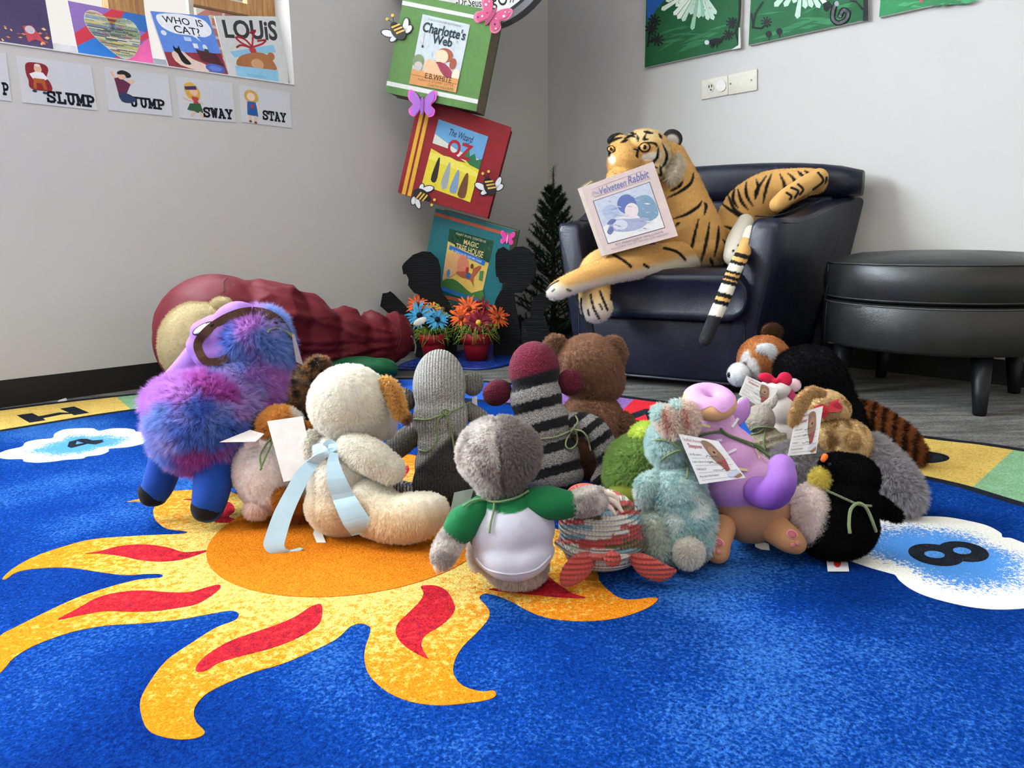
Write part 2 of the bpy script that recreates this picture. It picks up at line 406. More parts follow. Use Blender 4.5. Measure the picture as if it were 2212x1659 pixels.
def YARN(col):
    k = ('yarn', col)
    if k not in _flat:
        t = NT('yarn'); w = t.n('ShaderNodeTexWave', Scale=220, Distortion=3); t.l(t.obj(), w.inputs['Vector']); c = lin(col)
        t.bump(w.outputs['Fac'], 0.6, 0.001); _flat[k] = t.set(0.95, 0.1, 0.3, t.ramp(w.outputs['Fac'], [(0, tuple(v*.7 for v in c)), (1, tuple(min(1, v*1.15) for v in c))]))
    return _flat[k]
def fur(o, count, length, kids=12, rough=0.35, radius=0.35, comb=(0, 0, -0.35), curl=0.0):
    md = o.modifiers.new('fur', 'PARTICLE_SYSTEM'); p = md.particle_system.settings; p.name = 'fur'
    p.type = 'HAIR'; p.count = count; p.use_advanced_hair = True; p.hair_length = length; p.hair_step = 3; p.render_step = 1 if not curl else 4; p.display_step = 2
    p.normal_factor = length*0.5/4; p.object_align_factor = tuple(v*length/4 for v in comb); p.brownian_factor = 0.0; p.factor_random = length*0.25*rough
    p.hair_length = length; p.use_modifier_stack = False
    p.child_type = 'INTERPOLATED'; p.rendered_child_count = max(4, round(kids*0.65)); p.child_percent = 1; p.child_length = 1.0; p.child_length_threshold = 0
    p.clump_factor = 0.12; p.roughness_1 = length*0.25*rough; p.roughness_1_size = 0.3; p.roughness_2 = length*0.5*rough; p.roughness_2_size = 0.5; p.roughness_endpoint = length*0.35*rough
    if curl: p.kink = 'CURL'; p.kink_amplitude = curl; p.kink_frequency = 3
    p.root_radius = 1.0; p.tip_radius = 0.35; p.radius_scale = radius*0.00116
# paint operations for a toy's dye and light painted on it (pixels or metres)
def sstep(a, b, x): t = np.clip((x-a)/(b-a+1e-9), 0, 1); return t*t*(3-2*t)
def pe(cx, cy, rx, ry, c, rot=0, soft=.25):
    r = math.radians(rot)
    def f(W, px):
        d = px-A([cx, cy]); u = d[:, 0]*math.cos(r)+d[:, 1]*math.sin(r); v = -d[:, 0]*math.sin(r)+d[:, 1]*math.cos(r)
        return 1-sstep(1-soft, 1+soft, np.hypot(u/rx, v/ry)), A(c)
    return f
def pl(pts, w, c, soft=1.5, taper=False):
    S = catmull(pts, 4, False)
    def f(W, px):
        best = np.full(len(px), 1e9); ww = np.full(len(px), float(w))
        for i, (a, b) in enumerate(zip(S[:-1], S[1:])):
            d = b-a; t = np.clip(((px-a)@d)/(d@d+1e-9), 0, 1); q = np.hypot(*(px-a-t[:, None]*d).T); k = q < best; best[k] = q[k]
            if taper: ww[k] = w*(0.25+0.75*math.sin(math.pi*min(1, (i+.5)/(len(S)-1))))
        return 1-sstep(ww/2-soft, ww/2+soft, best), A(c)
    return f
def pcut(a, b, c, soft=4):
    """everything on the right-hand side (in the picture) of the line from a to b"""
    d = A(b, dtype=float)-A(a, dtype=float); n = A([-d[1], d[0]])/np.linalg.norm(d)
    return lambda W, px: (sstep(-soft, soft, (px-A(a))@n), A(c))
def pn(scale, thr, c, soft=.12, seed=0):
    def f(W, px):
        v = A([noise.fractal(Vector(w)*scale+Vector((seed*7.3, seed*3.1, 0)), 0.8, 2.0, 3) for w in W]); return sstep(thr-soft, thr+soft, v), A(c)
    return f
# ================================================================== the room
def LW(s, z, off=0.0): return CORNER+DL*s+A([0, 0, z])+DR*off
def RW(t, z, off=0.0): return CORNER+DR*t+A([0, 0, z])-DL*off
def struct(o): o['kind'] = 'structure'; return o
def wall_mat(name, c):
    t = NT(name); n1 = t.noise(420, detail=2); n2 = t.noise(1.6, detail=4); b = lin(c)
    t.bump(n1, 0.12, 0.0015)
    return t.set(0.55, 0.25, 0, t.ramp(n2, [(0.3, tuple(v*.97 for v in b)), (0.7, b)]))
M_WALL = wall_mat('wall_paint', (208, 206, 202))
t = NT('floor_carpet'); mp = t.n('ShaderNodeMapping'); mp.inputs['Rotation'].default_value = (0, 0, -WALL); mp.inputs['Scale'].default_value = (1, 7, 1); t.l(t.obj(), mp.inputs['Vector'])
band_ = t.noise(5, mp.outputs[0], 3); mp2 = t.n('ShaderNodeMapping'); mp2.inputs['Rotation'].default_value = (0, 0, -WALL); mp2.inputs['Scale'].default_value = (1, 2.2, 1); t.l(t.obj(), mp2.inputs['Vector'])
fine = t.noise(170, mp2.outputs[0], 2); k = t.math('ADD', t.math('MULTIPLY', band_, 0.55), t.math('MULTIPLY', fine, 0.6)); t.bump(fine, 0.6, 0.004)
M_FLOOR = t.set(0.95, 0.1, 0.1, t.ramp(k, [(0.42, lin((44, 44, 44))), (0.56, lin((82, 81, 78))), (0.7, lin((128, 125, 118)))]))
M_BASE = C((34, 33, 33), 0.45, 0.35)
def slab_of(fn, boxes, name, mat, parent=None):
    parts = []
    for a0, a1, z0, z1, o0, o1 in boxes:
        P = [fn(a0, z0, o0), fn(a1, z0, o0), fn(a1, z0, o1), fn(a0, z0, o1), fn(a0, z1, o0), fn(a1, z1, o0), fn(a1, z1, o1), fn(a0, z1, o1)]
        parts.append((A(P), [(0, 3, 2, 1), (4, 5, 6, 7), (0, 1, 5, 4), (1, 2, 6, 5), (2, 3, 7, 6), (3, 0, 4, 7)]))
    V, F = merge(parts); o = mesh(name, V, F, mat, parent, False)
    bm = bmesh.new(); bm.from_mesh(o.data); bmesh.ops.recalc_face_normals(bm, faces=bm.faces); bm.to_mesh(o.data); bm.free(); return o
fo = mesh('floor', [A([-6, -3, 0]), A([5, -3, 0]), A([5, 6, 0]), A([-6, 6, 0]), A([-6, -3, -.05]), A([5, -3, -.05]), A([5, 6, -.05]), A([-6, 6, -.05])],
          [(0, 1, 2, 3), (7, 6, 5, 4), (0, 4, 5, 1), (1, 5, 6, 2), (2, 6, 7, 3), (3, 7, 4, 0)], M_FLOOR, None, False); struct(fo); tag(fo, 'dark grey patterned office carpet floor', 'floor')
ce = mesh('ceiling', [A([-6, -2.2, 2.8]), A([5, -2.2, 2.8]), A([5, 6, 2.8]), A([-6, 6, 2.8]), A([-6, -2.2, 2.9]), A([5, -2.2, 2.9]), A([5, 6, 2.9]), A([-6, 6, 2.9])],
          [(0, 3, 2, 1), (4, 5, 6, 7), (0, 1, 5, 4), (1, 2, 6, 5), (2, 3, 7, 6), (3, 0, 4, 7)], C((226, 224, 218)), None, False); struct(ce); tag(ce, 'white suspended ceiling of the reading room', 'ceiling')
WS0, WS1, WZ0, WZ1, WD = -3.35, -1.463, 1.132, 2.42, 0.20
wl = slab_of(LW, [(-6, WS0, 0, 3, 0, -WD), (WS0, WS1, 0, WZ0, 0, -WD), (WS0, WS1, WZ1, 3, 0, -WD), (WS1, WD, 0, 3, 0, -WD)], 'wall_left', M_WALL); struct(wl); tag(wl, 'off-white painted wall with the window opening', 'wall')
wr = slab_of(RW, [(0, 4.6, 0, 3, 0, -WD)], 'wall_right', M_WALL); struct(wr); tag(wr, 'white painted wall behind the navy armchair', 'wall')
b = slab_of(LW, [(-6, 0, 0, .088, .004, 0), (-6, 0, 0, .014, .012, .004)], 'baseboard_left', M_BASE); struct(b); tag(b, 'black rubber cove baseboard below the window wall', 'baseboard')
b = slab_of(RW, [(0.012, 4.6, 0, .088, .004, 0), (0.012, 4.6, 0, .014, .012, .004)], 'baseboard_right', M_BASE); struct(b); tag(b, 'black rubber cove baseboard behind ottoman and armchair', 'baseboard')
# window: wooden frame, stiles, glass
t = NT('oak_frame'); mp = t.n('ShaderNodeMapping'); mp.inputs['Scale'].default_value = (30, 30, 3); t.l(t.obj(), mp.inputs['Vector'])
M_OAK = t.set(0.45, 0.3, 0, t.ramp(t.noise(3, mp.outputs[0], 4), [(0.3, lin((150, 104, 62))), (0.7, lin((196, 150, 100)))]))
g = NT('window_glass'); g.b.inputs['Transmission Weight'].default_value = 1.0; g.b.inputs['IOR'].default_value = 1.01; g.b.inputs['Roughness'].default_value = 0.0; M_GLASS = g.m
win = struct(tag(bpy.data.objects.new('window_1', None), 'oak framed window above the book ledge', 'window')); link(win); win.location = LW(-2.4, WZ0)
slab_of(LW, [(WS0, WS1, WZ0, WZ0+.05, -.12, -.19)], 'bottom_rail', C((232, 232, 230), .5), win)  # oak rail coloured white: daylight glare painted into its colour
fr = slab_of(LW, [(WS0, WS1, WZ1-.05, WZ1, -.12, -.19), (WS0, WS0+.05, WZ0, WZ1, -.12, -.19), (WS1-.05, WS1, WZ0, WZ1, -.12, -.19)], 'window_frame', M_OAK, win)
def sframe(x): # place along the wall where a picture column meets the frame plane
    return float((onplane(x, 10, CORNER-DR*.12, DR)-CORNER)@DL)
m0, m1 = sframe(232), sframe(290)
slab_of(LW, [(m0, m1, WZ0+.05, WZ1-.05, -.11, -.18)], 'mullion', M_OAK, win)
for a, b_ in ((sframe(536), WS1-.05), (m1, m1+.035)):
    slab_of(LW, [(a, b_, WZ0+.05, WZ1-.05, -.125, -.165)], 'sash_stile', M_OAK, win)
slab_of(LW, [(sframe(411), sframe(421), WZ0+.05, WZ1-.05, -.135, -.16)], 'muntin', C((190, 180, 165)), win)
zz = float(onplane(480, 8, CORNER-DR*.12, DR)[2])
slab_of(LW, [(sframe(421), sframe(536), zz-.02, zz+.02, -.125, -.165)], 'sash_rail', M_OAK, win)
for a, b_ in ((WS0+.05, m0), (m1+.035, WS1-.09)):
    slab_of(LW, [(a, b_, WZ0+.05, WZ1-.05, -.147, -.15)], 'pane', M_GLASS, win)
sl = slab_of(LW, [(WS0, WS1, WZ0, WZ0+.004, .004, -.12)], 'window_sill', C((228, 226, 222), .5), win)
# brick building across the street
t = NT('brick_facade'); bt = t.n('ShaderNodeTexBrick', Scale=1.0); bt.inputs['Color1'].default_value = (*lin((214, 150, 140)), 1); bt.inputs['Color2'].default_value = (*lin((196, 128, 118)), 1); bt.inputs['Mortar'].default_value = (*lin((235, 225, 220)), 1)
bt.inputs['Brick Width'].default_value = .24; bt.inputs['Row Height'].default_value = .085; bt.inputs['Mortar Size'].default_value = .012
dp = t.n('ShaderNodeVectorMath', operation='DOT_PRODUCT'); t.l(t.obj(), dp.inputs[0]); dp.inputs[1].default_value = tuple(DL); sx = t.n('ShaderNodeSeparateXYZ'); t.l(t.obj(), sx.inputs[0]); cb = t.n('ShaderNodeCombineXYZ'); t.l(dp.outputs['Value'], cb.inputs[0]); t.l(sx.outputs[2], cb.inputs[1]); t.l(cb.outputs[0], bt.inputs['Vector'])
M_BRICK = t.set(0.9, 0.1, 0, bt.outputs[0])
s0 = float((onplane(452, 10, CORNER-DR*4.0, DR)-CORNER)@DL)
ex = slab_of(LW, [(s0, s0+6, -.5, 5, -4.0, -4.3)], 'brick_building', M_BRICK); struct(ex); tag(ex, 'pale red brick building seen through the window', 'building')

# ================================================================== the rug
RZ = 0.010
def fp(x, y): return fl(x, y, RZ)
def rug_mat(name, colfn, spark=0.0):
    t = NT(name); p = t.obj(); nz = t.noise(330, p, 2); c = colfn(t, p)
    v = t.n('ShaderNodeTexVoronoi', Scale=400); t.l(p, v.inputs['Vector']); rv = t.n('ShaderNodeSeparateColor'); t.l(v.outputs['Color'], rv.inputs[0]); f = t.math('ADD', t.math('MULTIPLY', nz, 0.9), t.math('MULTIPLY', rv.outputs[0], 0.36)); f = t.math('ADD', f, 0.24); t.bump(t.math('ADD', t.math('MULTIPLY', v.outputs['Distance'], -1.0), nz), 0.35, 0.003)
    return t.set(1.0, 0.02, 0.0, t.mix(1.0, c, f, 'MULTIPLY'))
def plain(c): return lambda t, p: t.ramp(t.noise(25, p, 4), [(0.3, tuple(v*.9 for v in lin(c))), (0.7, tuple(v*1.06 for v in lin(c)))])
def blue_c(t, p):
    w = t.noise(2.3, p, 3, .55); fine = t.noise(190, p, 3, .7)
    k = t.math('ADD', t.math('MULTIPLY', t.math('SUBTRACT', w, .5), 1.5), t.math('MULTIPLY', t.math('SUBTRACT', fine, .5), 1.3)); k = t.math('ADD', k, .45)
    return t.ramp(k, [(0.1, lin((4, 32, 96))), (0.5, lin((10, 54, 128))), (0.85, lin((54, 106, 172)))])
SUN = A([-0.2842, 1.2201]); SR = 0.2442
def flame_c(t, p):
    d = t.n('ShaderNodeVectorMath', operation='DISTANCE'); t.l(p, d.inputs[0]); d.inputs[1].default_value = (0, 0, 0)
    k = t.math('ADD', t.math('MULTIPLY', t.math('SUBTRACT', d.outputs['Value'], SR), 2.7), t.math('MULTIPLY', t.math('SUBTRACT', t.noise(105, p, 4, .75), .5), 2.8))
    return t.ramp(k, [(0.05, lin((222, 192, 110))), (0.30, lin((218, 162, 66))), (0.60, lin((212, 124, 26)))])
def red_c(t, p):
    return t.ramp(t.noise(120, p, 3, .7), [(0.3, lin((124, 32, 52))), (0.5, lin((172, 28, 38))), (0.75, lin((184, 60, 62)))])
MR = dict(black=rug_mat('rug_black', plain((34, 38, 46))), yellow=rug_mat('rug_yellow', plain((218, 184, 98))), green=rug_mat('rug_green', plain((136, 180, 138))),
          purple=rug_mat('rug_purple', plain((138, 104, 168))), red=rug_mat('rug_red', plain((206, 44, 52))), sky=rug_mat('rug_border_blue', plain((46, 92, 190))), orange=rug_mat('rug_border_orange', plain((228, 140, 60))),
          blue=rug_mat('rug_field_blue', blue_c), flame=rug_mat('rug_flame', flame_c), rays=rug_mat('rug_red_flame', red_c), sun=rug_mat('rug_sun', plain((208, 118, 28))), cloud=rug_mat('rug_cloud_blue', plain((84, 144, 214))))
OUT = [(-2.75, 1.05), (-2.2, 1.72), (-1.626, 2.249), (-1.255, 2.494), (-.85, 2.66), (-.42, 2.70), (-.111, 2.630), (.348, 2.352), (1.04, 1.826), (1.232, 1.683), (1.62, 1.25), (1.85, .55), (1.7, -.3), (1.1, -.8), (-.4, -1.0), (-1.9, -.8), (-2.8, 0.1)]
INN = [(-2.3, 1.05), (-1.85, 1.55), (-1.44, 1.978), (-1.161, 2.238), (-.75, 2.40), (-.38, 2.40), (-.054, 2.271), (.45, 1.93), (.873, 1.503), (.983, 1.324), (1.2, .85), (1.28, .3), (1.1, -.25), (.6, -.6), (-.5, -.75), (-1.7, -.55), (-2.35, .2)]
rug = empty('rug', (SUN[0], SUN[1], 0), 'blue classroom rug with sun, numbered clouds and letter border', 'rug')
def rug_piece(name, pts, z, m, thick=0.0012, holes=None, parent=rug):
    P = [A([p[0], p[1], z]) for p in pts]; V, F = prism(P, A([0, 0, -thick])); return mesh(name, V, F, m, parent, False)
oc = catmull(OUT, 10); ic = catmull(INN, 10)
rug_piece('rug_base', oc, RZ, MR['black'], 0.0095)
og = catmull([A(OUT[i])+(unit(np.mean(OUT, 0)-A(OUT[i]))*.035) for i in range(len(OUT))], 10)
segs = [('yellow', (-500, 960), (-400, 1010), (248, 864), (271, 889)), ('green', None, None, (455, 848), (480, 862)), ('purple', None, None, (640, 832), (660, 846)), ('orange', None, None, (800, 815), (790, 842)),
        ('sky', None, None, (1230, 850), (1030, 869)), ('purple', None, None, (1360, 869), (1300, 902)), ('red', None, None, (1560, 896), (1490, 945)), ('sky', None, None, (1820, 930), (1740, 985)), ('yellow', None, None, (2196, 994), (2081, 1055)), ('green', None, None, (2560, 1085), (2400, 1230))]
def cut(curve, q): return int(np.argmin(np.hypot(*(curve-q[:2]).T)))
prev = None
for c, a0, b0, a1, b1 in segs:
    if prev is None: prev = (cut(og, fp(*a0)), cut(ic, fp(*b0)))
    cur = (cut(og, fp(*a1)), cut(ic, fp(*b1)))
    up_ = [og[i % len(og)] for i in range(prev[0], cur[0]+1)]; dn = [ic[i % len(ic)] for i in range(prev[1], cur[1]+1)]
    rug_piece('border_square', up_+dn[::-1], RZ+.0006, MR[c]); prev = cur
rug_piece('inner_border_line', ic, RZ+.0012, MR['black'])
fi = catmull([A(p)+(unit(np.mean(INN, 0)-A(p))*.03) for p in INN], 10)
rug_piece('blue_field', fi, RZ+.0018, MR['blue'])
def traced(name, px, z, m, sm=5, parent=rug): return rug_piece(name, [fp(*p)[:2] for p in (catmull(px, sm) if sm else px)], RZ+z, m, parent=parent)
def z6(l, ox=0, oy=1050, s=2.0): return [(ox+a/s, oy+b/s) for a, b in l]
flame_px = z6([(550, 72), (620, 56), (720, 30), (850, 20), (1000, 30), (1110, 70), (1300, 60), (1500, 20)]) + [(800, 1030), (845, 1015), (862, 990), (890, 984), (915, 1000), (940, 1060), (1010, 1090), (1150, 1130), (1260, 1170), (1290, 1240)]
flame_px += z6([(380, 418), (430, 468), (480, 494), (540, 495), (600, 488), (630, 492), (618, 510), (580, 535), (500, 565), (400, 585), (280, 590), (150, 575), (60, 540), (0, 505)], 1106)
flame_px += z6([(2150, 480), (2100, 470), (2072, 484), (2080, 502), (2112, 540), (2110, 580), (2060, 640), (2000, 700), (1965, 760), (1960, 820), (2000, 870), (2080, 895), (2130, 890), (2143, 910), (2110, 930), (2020, 945), (1900, 955), (1780, 940), (1680, 900), (1600, 830), (1575, 760), (1580, 700), (1600, 640), (1596, 612), (1560, 600), (1520, 610), (1500, 626),
                (1450, 670), (1350, 720), (1220, 775), (1100, 810), (1000, 850), (900, 900), (850, 950), (838, 990), (850, 1030), (885, 1068), (862, 1092), (790, 1103), (700, 1090), (640, 1060), (612, 1000), (608, 930), (650, 850), (720, 760), (820, 690), (930, 620), (1012, 588), (1032, 566), (1025, 550), (990, 545),
                (900, 560), (760, 585), (600, 600), (450, 610), (300, 640), (150, 695), (60, 750), (25, 790), (-20, 830), (-50, 800), (-40, 720), (0, 655), (60, 620), (180, 560), (330, 490), (480, 440), (600, 410), (690, 402), (704, 392), (690, 385), (640, 385), (540, 390), (420, 375), (300, 358), (180, 360), (80, 375), (25, 408), (13, 402),
                (60, 360), (150, 310), (280, 265), (400, 235), (560, 222), (700, 215), (790, 211), (810, 203), (790, 198), (720, 188), (672, 150), (662, 110), (668, 84), (600, 72)])
traced('sun_flame', flame_px, .0024, MR['flame'], 3)
for r in ([(370, 298), (440, 285), (520, 265), (620, 258), (720, 270), (800, 292), (900, 283), (850, 305), (780, 325), (690, 333), (600, 325), (520, 308), (430, 298)],
          [(250, 585), (330, 540), (420, 490), (520, 465), (620, 458), (720, 465), (820, 465), (890, 445), (945, 433), (950, 450), (900, 490), (840, 520), (760, 535), (660, 548), (560, 550), (450, 548), (350, 565)],
          [(848, 808), (860, 770), (920, 720), (1000, 675), (1100, 640), (1200, 605), (1280, 570), (1340, 530), (1385, 517), (1393, 550), (1380, 600), (1330, 640), (1250, 680), (1150, 715), (1050, 740), (950, 770), (890, 805)],
          [(1850, 755), (1780, 720), (1730, 680), (1710, 640), (1720, 600), (1760, 560), (1810, 510), (1830, 470), (1820, 440), (1880, 437), (1930, 460), (1960, 510), (1965, 540), (1940, 580), (1890, 620), (1840, 650), (1820, 690), (1835, 730)],
          [(790, 62), (900, 62), (990, 75), (1015, 110), (990, 140), (1060, 158), (930, 163), (960, 130), (950, 95), (880, 75)],
          [(2112, 455), (2212, 440), (2272, 405), (2342, 385), (2412, 430), (2472, 470), (2532, 490), (2442, 490), (2332, 480)],
          [(1716, -20), (1736, -60), (1760, -84), (1768, -64), (1744, -30), (1716, -10)]):
    traced('red_flame', z6(r), .0029, MR['rays'], 4)
rug_piece('sun_disc', [(SUN[0]+SR*math.cos(a), SUN[1]+SR*math.sin(a)) for a in np.linspace(0, 2*math.pi, 96, endpoint=False)], RZ+.0033, MR['sun'])
# clouds: white at the rim, speckling into blue
t = NT('rug_cloud'); p = t.obj(); at_ = t.n('ShaderNodeAttribute', attribute_name='edge').outputs['Fac']; nz = t.noise(210, p, 4, .8)
k = t.math('ADD', at_, t.math('MULTIPLY', t.math('SUBTRACT', nz, .5), 1.6)); n3 = t.noise(330, p, 2); t.bump(n3, .35, .003)
cc = t.ramp(k, [(0.45, lin((78, 140, 212))), (0.55, lin((240, 240, 232)))]); M_CLOUD = t.set(1.0, .02, .0, t.mix(1.0, cc, t.math('ADD', t.math('MULTIPLY', n3, .7), .62), 'MULTIPLY'))
def cloud(px, cpx, z=.0024):
    P = A([fp(*q)[:2] for q in catmull(px, 5)]); c = fp(*cpx)[:2]; n = len(P); V, F, e = [], [], []
    ks = [1, .9, .78, .62, .4, .15]; es = [1.0, .93, .68, .48, .26, .0]
    for kk, ee in zip(ks, es): V += [A([*(c+(q-c)*kk), RZ+z]) for q in P]; e += [ee]*n
    F = [(i*n+j, i*n+(j+1) % n, (i+1)*n+(j+1) % n, (i+1)*n+j) for i in range(len(ks)-1) for j in range(n)]+[tuple((len(ks)-1)*n+j for j in range(n))]
    V += [A([*q, RZ+z-.001]) for q in P]; m = len(ks)*n; e += [1]*n; F += [(j, m+j, m+(j+1) % n, (j+1) % n) for j in range(n)]
    o = mesh('cloud', V, F, M_CLOUD, rug, False); a = o.data.attributes.new('edge', 'FLOAT', 'POINT'); a.data.foreach_set('value', e); return o
z5 = lambda l: z6(l, 0, 760, 4.148)
cl4 = cloud(z5([(-40, 940), (60, 890), (195, 858), (230, 820), (330, 795), (468, 780), (490, 742), (570, 705), (700, 693), (830, 693), (890, 715), (1000, 695), (1120, 693), (1200, 705), (1228, 724), (1340, 718), (1400, 742), (1385, 780), (1340, 790), (1280, 830), (1150, 860), (985, 875), (972, 900), (900, 930), (780, 945), (740, 963), (590, 975), (480, 990), (340, 1000), (220, 990), (200, 968), (60, 968)]), (172, 965))
traced('digit', z5([(605, 858), (620, 815), (720, 788), (780, 788), (830, 803), (930, 797), (915, 808), (935, 814), (860, 838), (785, 833), (640, 870)]), .003, MR['black'], 0, cl4)
traced('digit_gap', z5([(690, 811), (748, 829), (680, 840)]), .0034, MR['cloud'], 0, cl4)
z8 = lambda l: z6(l, 1560, 1080, 3.393)
cl8 = cloud(z8([(640, 330), (780, 400), (980, 470), (1100, 510), (1225, 545), (1268, 560), (1300, 600), (1380, 660), (1500, 715), (1700, 770), (1900, 805), (2100, 812), (2330, 790), (2500, 740), (2580, 640), (2560, 520), (2420, 400), (2212, 325), (2120, 290), (2055, 282), (2040, 250), (1950, 200), (1820, 165), (1650, 135), (1500, 128), (1450, 131), (1380, 110), (1250, 100), (1000, 110), (780, 150), (650, 220)]), (2040, 1205))
for cx_, cy_, a, bq, hx, hy in ((1565, 414, 205, 76, 78, 26), (1768, 390, 188, 70, 72, 25)):
    (ox, oy), = z8([(cx_, cy_)]); traced('digit', ellp(ox, oy, a/3.393, bq/3.393, 9), .003+(.0002 if cx_ > 1600 else 0), MR['black'], 0, cl8)
for cx_, cy_, a, bq in ((1555, 413, 76, 25), (1757, 386, 68, 24)):
    (ox, oy), = z8([(cx_, cy_)]); traced('digit_gap', ellp(ox, oy, a/3.393, bq/3.393, 6), .0034, MR['cloud'], 0, cl8)
traced('border_letter', z5([(150, 570), (290, 552), (348, 580), (530, 546), (620, 548), (540, 512), (665, 492), (800, 548), (665, 570), (640, 558), (560, 562), (385, 597), (410, 615), (265, 637)]), .0012, MR['black'], 0)
traced('border_letter', ellp(1985, 988, 66, 13, 2), .0012, MR['black'], 0); traced('letter_gap', ellp(1972, 987, 33, 5, 2), .0017, MR['yellow'], 0)
zf = lambda l: z6(l, 980, 760, 4.424)
traced('border_letter', zf([(1660, 605), (1830, 548), (2100, 565), (2050, 720), (1960, 760), (1870, 690), (1835, 600), (1700, 650)]), .0012, MR['black'], 0)
# ================================================================== navy leather armchair and ottoman
def leather(name, c, bump=0.25, rough=0.38):
    t = NT(name); v = t.n('ShaderNodeTexVoronoi', Scale=260); t.l(t.obj(), v.inputs['Vector']); big = t.noise(7, detail=4); l = lin(c)
    h = t.math('ADD', t.math('MULTIPLY', v.outputs['Distance'], 0.25), t.math('MULTIPLY', big, 3.0)); t.bump(h, bump, 0.004)
    t.l(t.math('ADD', t.math('MULTIPLY', big, 0.35), rough-.15), t.b.inputs['Roughness'])
    m = t.set(rough, 0.42, 0, t.ramp(t.noise(9, detail=5), [(0.3, tuple(x*.8 for x in l)), (0.75, tuple(x*1.25 for x in l))])); t.l(t.math('ADD', t.math('MULTIPLY', big, 0.35), rough-.15), t.b.inputs['Roughness']); return m
M_NAVY = leather('navy_leather', (18, 22, 40)); M_DARK = C((18, 18, 20), .5)
M_OTT = leather('charcoal_leather', (38, 38, 38), .18)
cc0 = A([0.505, 2.506, 0]); cX = A([.862, -.506, 0]); cY = A([.506, .862, 0])
def ch(x, y, z): return cc0+cX*x+cY*y+A([0, 0, z])
chair = empty('armchair', cc0+cY*.35, 'navy blue leather club armchair holding the plush tiger', 'armchair')
def hx(name, pts, bev, m, parent, seg=4): return bmobj(name, hexa(pts, bev, seg), m, parent, True)
def loft(name, rings, m, parent, cap=True):
    n = len(rings[0]); V = np.vstack([A(r) for r in rings]); F = [(i*n+j, i*n+(j+1) % n, (i+1)*n+(j+1) % n, (i+1)*n+j) for i in range(len(rings)-1) for j in range(n)]
    if cap: F += [tuple(range(n))[::-1], tuple((len(rings)-1)*n+j for j in range(n))]
    o = mesh(name, V, F, m, parent); bm = bmesh.new(); bm.from_mesh(o.data); bmesh.ops.recalc_face_normals(bm, faces=bm.faces); bm.to_mesh(o.data); bm.free(); return o
def rrect(x0, x1, z0, z1, r, n=5):
    """rounded rectangle outline in (x, z); r may be per corner (bl, br, tr, tl)"""
    r = [r]*4 if np.isscalar(r) else r; out = []
    for (cx_, cz_, a0), rr in zip(((x0, z0, 180), (x1, z0, 270), (x1, z1, 0), (x0, z1, 90)), r):
        sx, sz = (1 if cx_ == x0 else -1), (1 if cz_ == z0 else -1)
        for k in range(n): a = math.radians(a0+90*k/(n-1)); out.append((cx_+sx*rr+rr*math.cos(a), cz_+sz*rr+rr*math.sin(a)))
    return out
hx('front_panel', [ch(-.30, .01, .035), ch(.30, .01, .035), ch(.40, .66, .035), ch(-.40, .66, .035), ch(-.30, .01, .245), ch(.30, .01, .245), ch(.44, .66, .245), ch(-.44, .66, .245)], .012, M_NAVY, chair)
# seat cushion with rolled front edge
rings = []
for y, z1, r in ((-.028, .385, .06), (-.04, .36, .075), (-.035, .40, .07), (-.01, .412, .06), (.05, .415, .05), (.2, .415, .05), (.45, .41, .05), (.58, .40, .05)):
    w = .305+.10*max(y, 0)/.6
    rings.append([ch(x, y+(0.012 if y < 0 else 0)*abs(x)/.3, z) for x, z in rrect(-w, w, .245, z1, r)])
rings[0] = [ch(x*.98, -.03, .33+(z-.33)*.72) for x, z in rrect(-.30, .30, .25, .39, .05)]; rings[1] = [ch(x, -.042, .325+(z-.325)*.9) for x, z in rrect(-.304, .304, .247, .40, .06)]
loft('seat_cushion', rings, M_NAVY, chair)
for sgn in (-1, 1):
    rings = []
    for y in np.linspace(0, .72, 9):
        k = y/.72; xo_t, xo_b = .392+.165*k**1.1, .305+.15*k; th = .088; top = .575+.085*sstep(0.15, .95, A([k]))[0]
        R = []
        for u, v in rrect(0, 1, 0, 1, .0001, 2): pass
        for u, v in rrect(0, th, 0.03, top, (.008, .008, .022, .022)):
            f = (v-.03)/(top-.03); xo = xo_b+(xo_t-xo_b)*f; R.append(ch(sgn*(xo-th+u), y, v))
        rings.append(R)
    rings = [[r+(np.mean(rings[0], 0)-r)*.10-cY*-.0 for r in rings[0]]]+[[q+cY*.012 for q in rings[0]]]+rings[1:]
    loft('arm', rings, M_NAVY, chair)
rings = []
for x in np.linspace(-.46, .46, 9):
    bow = .03*(1-(x/.46)**2); rings.append([ch(x, y+bow, z) for y, z in rrect(.54, .69, .03, .66, .02)])
loft('backrest', rings, M_NAVY, chair)
rings = []
for x in np.linspace(-.45, .555, 15):
    k = min(1, abs(x)/(.555 if x > 0 else .45)); bow = .03*(1-k*k); top = .80-.045*k**3; lo = .655-.0*k; r = .045
    sh = 1 if k < .99 else .88
    rings.append([ch(x*1.0, .63+(y-.63)*sh+bow, .72+(z-.72)*sh) for y, z in rrect(.555-.02*(1-k), .70, lo, top, r)])
loft('back_cushion', rings, M_NAVY, chair)
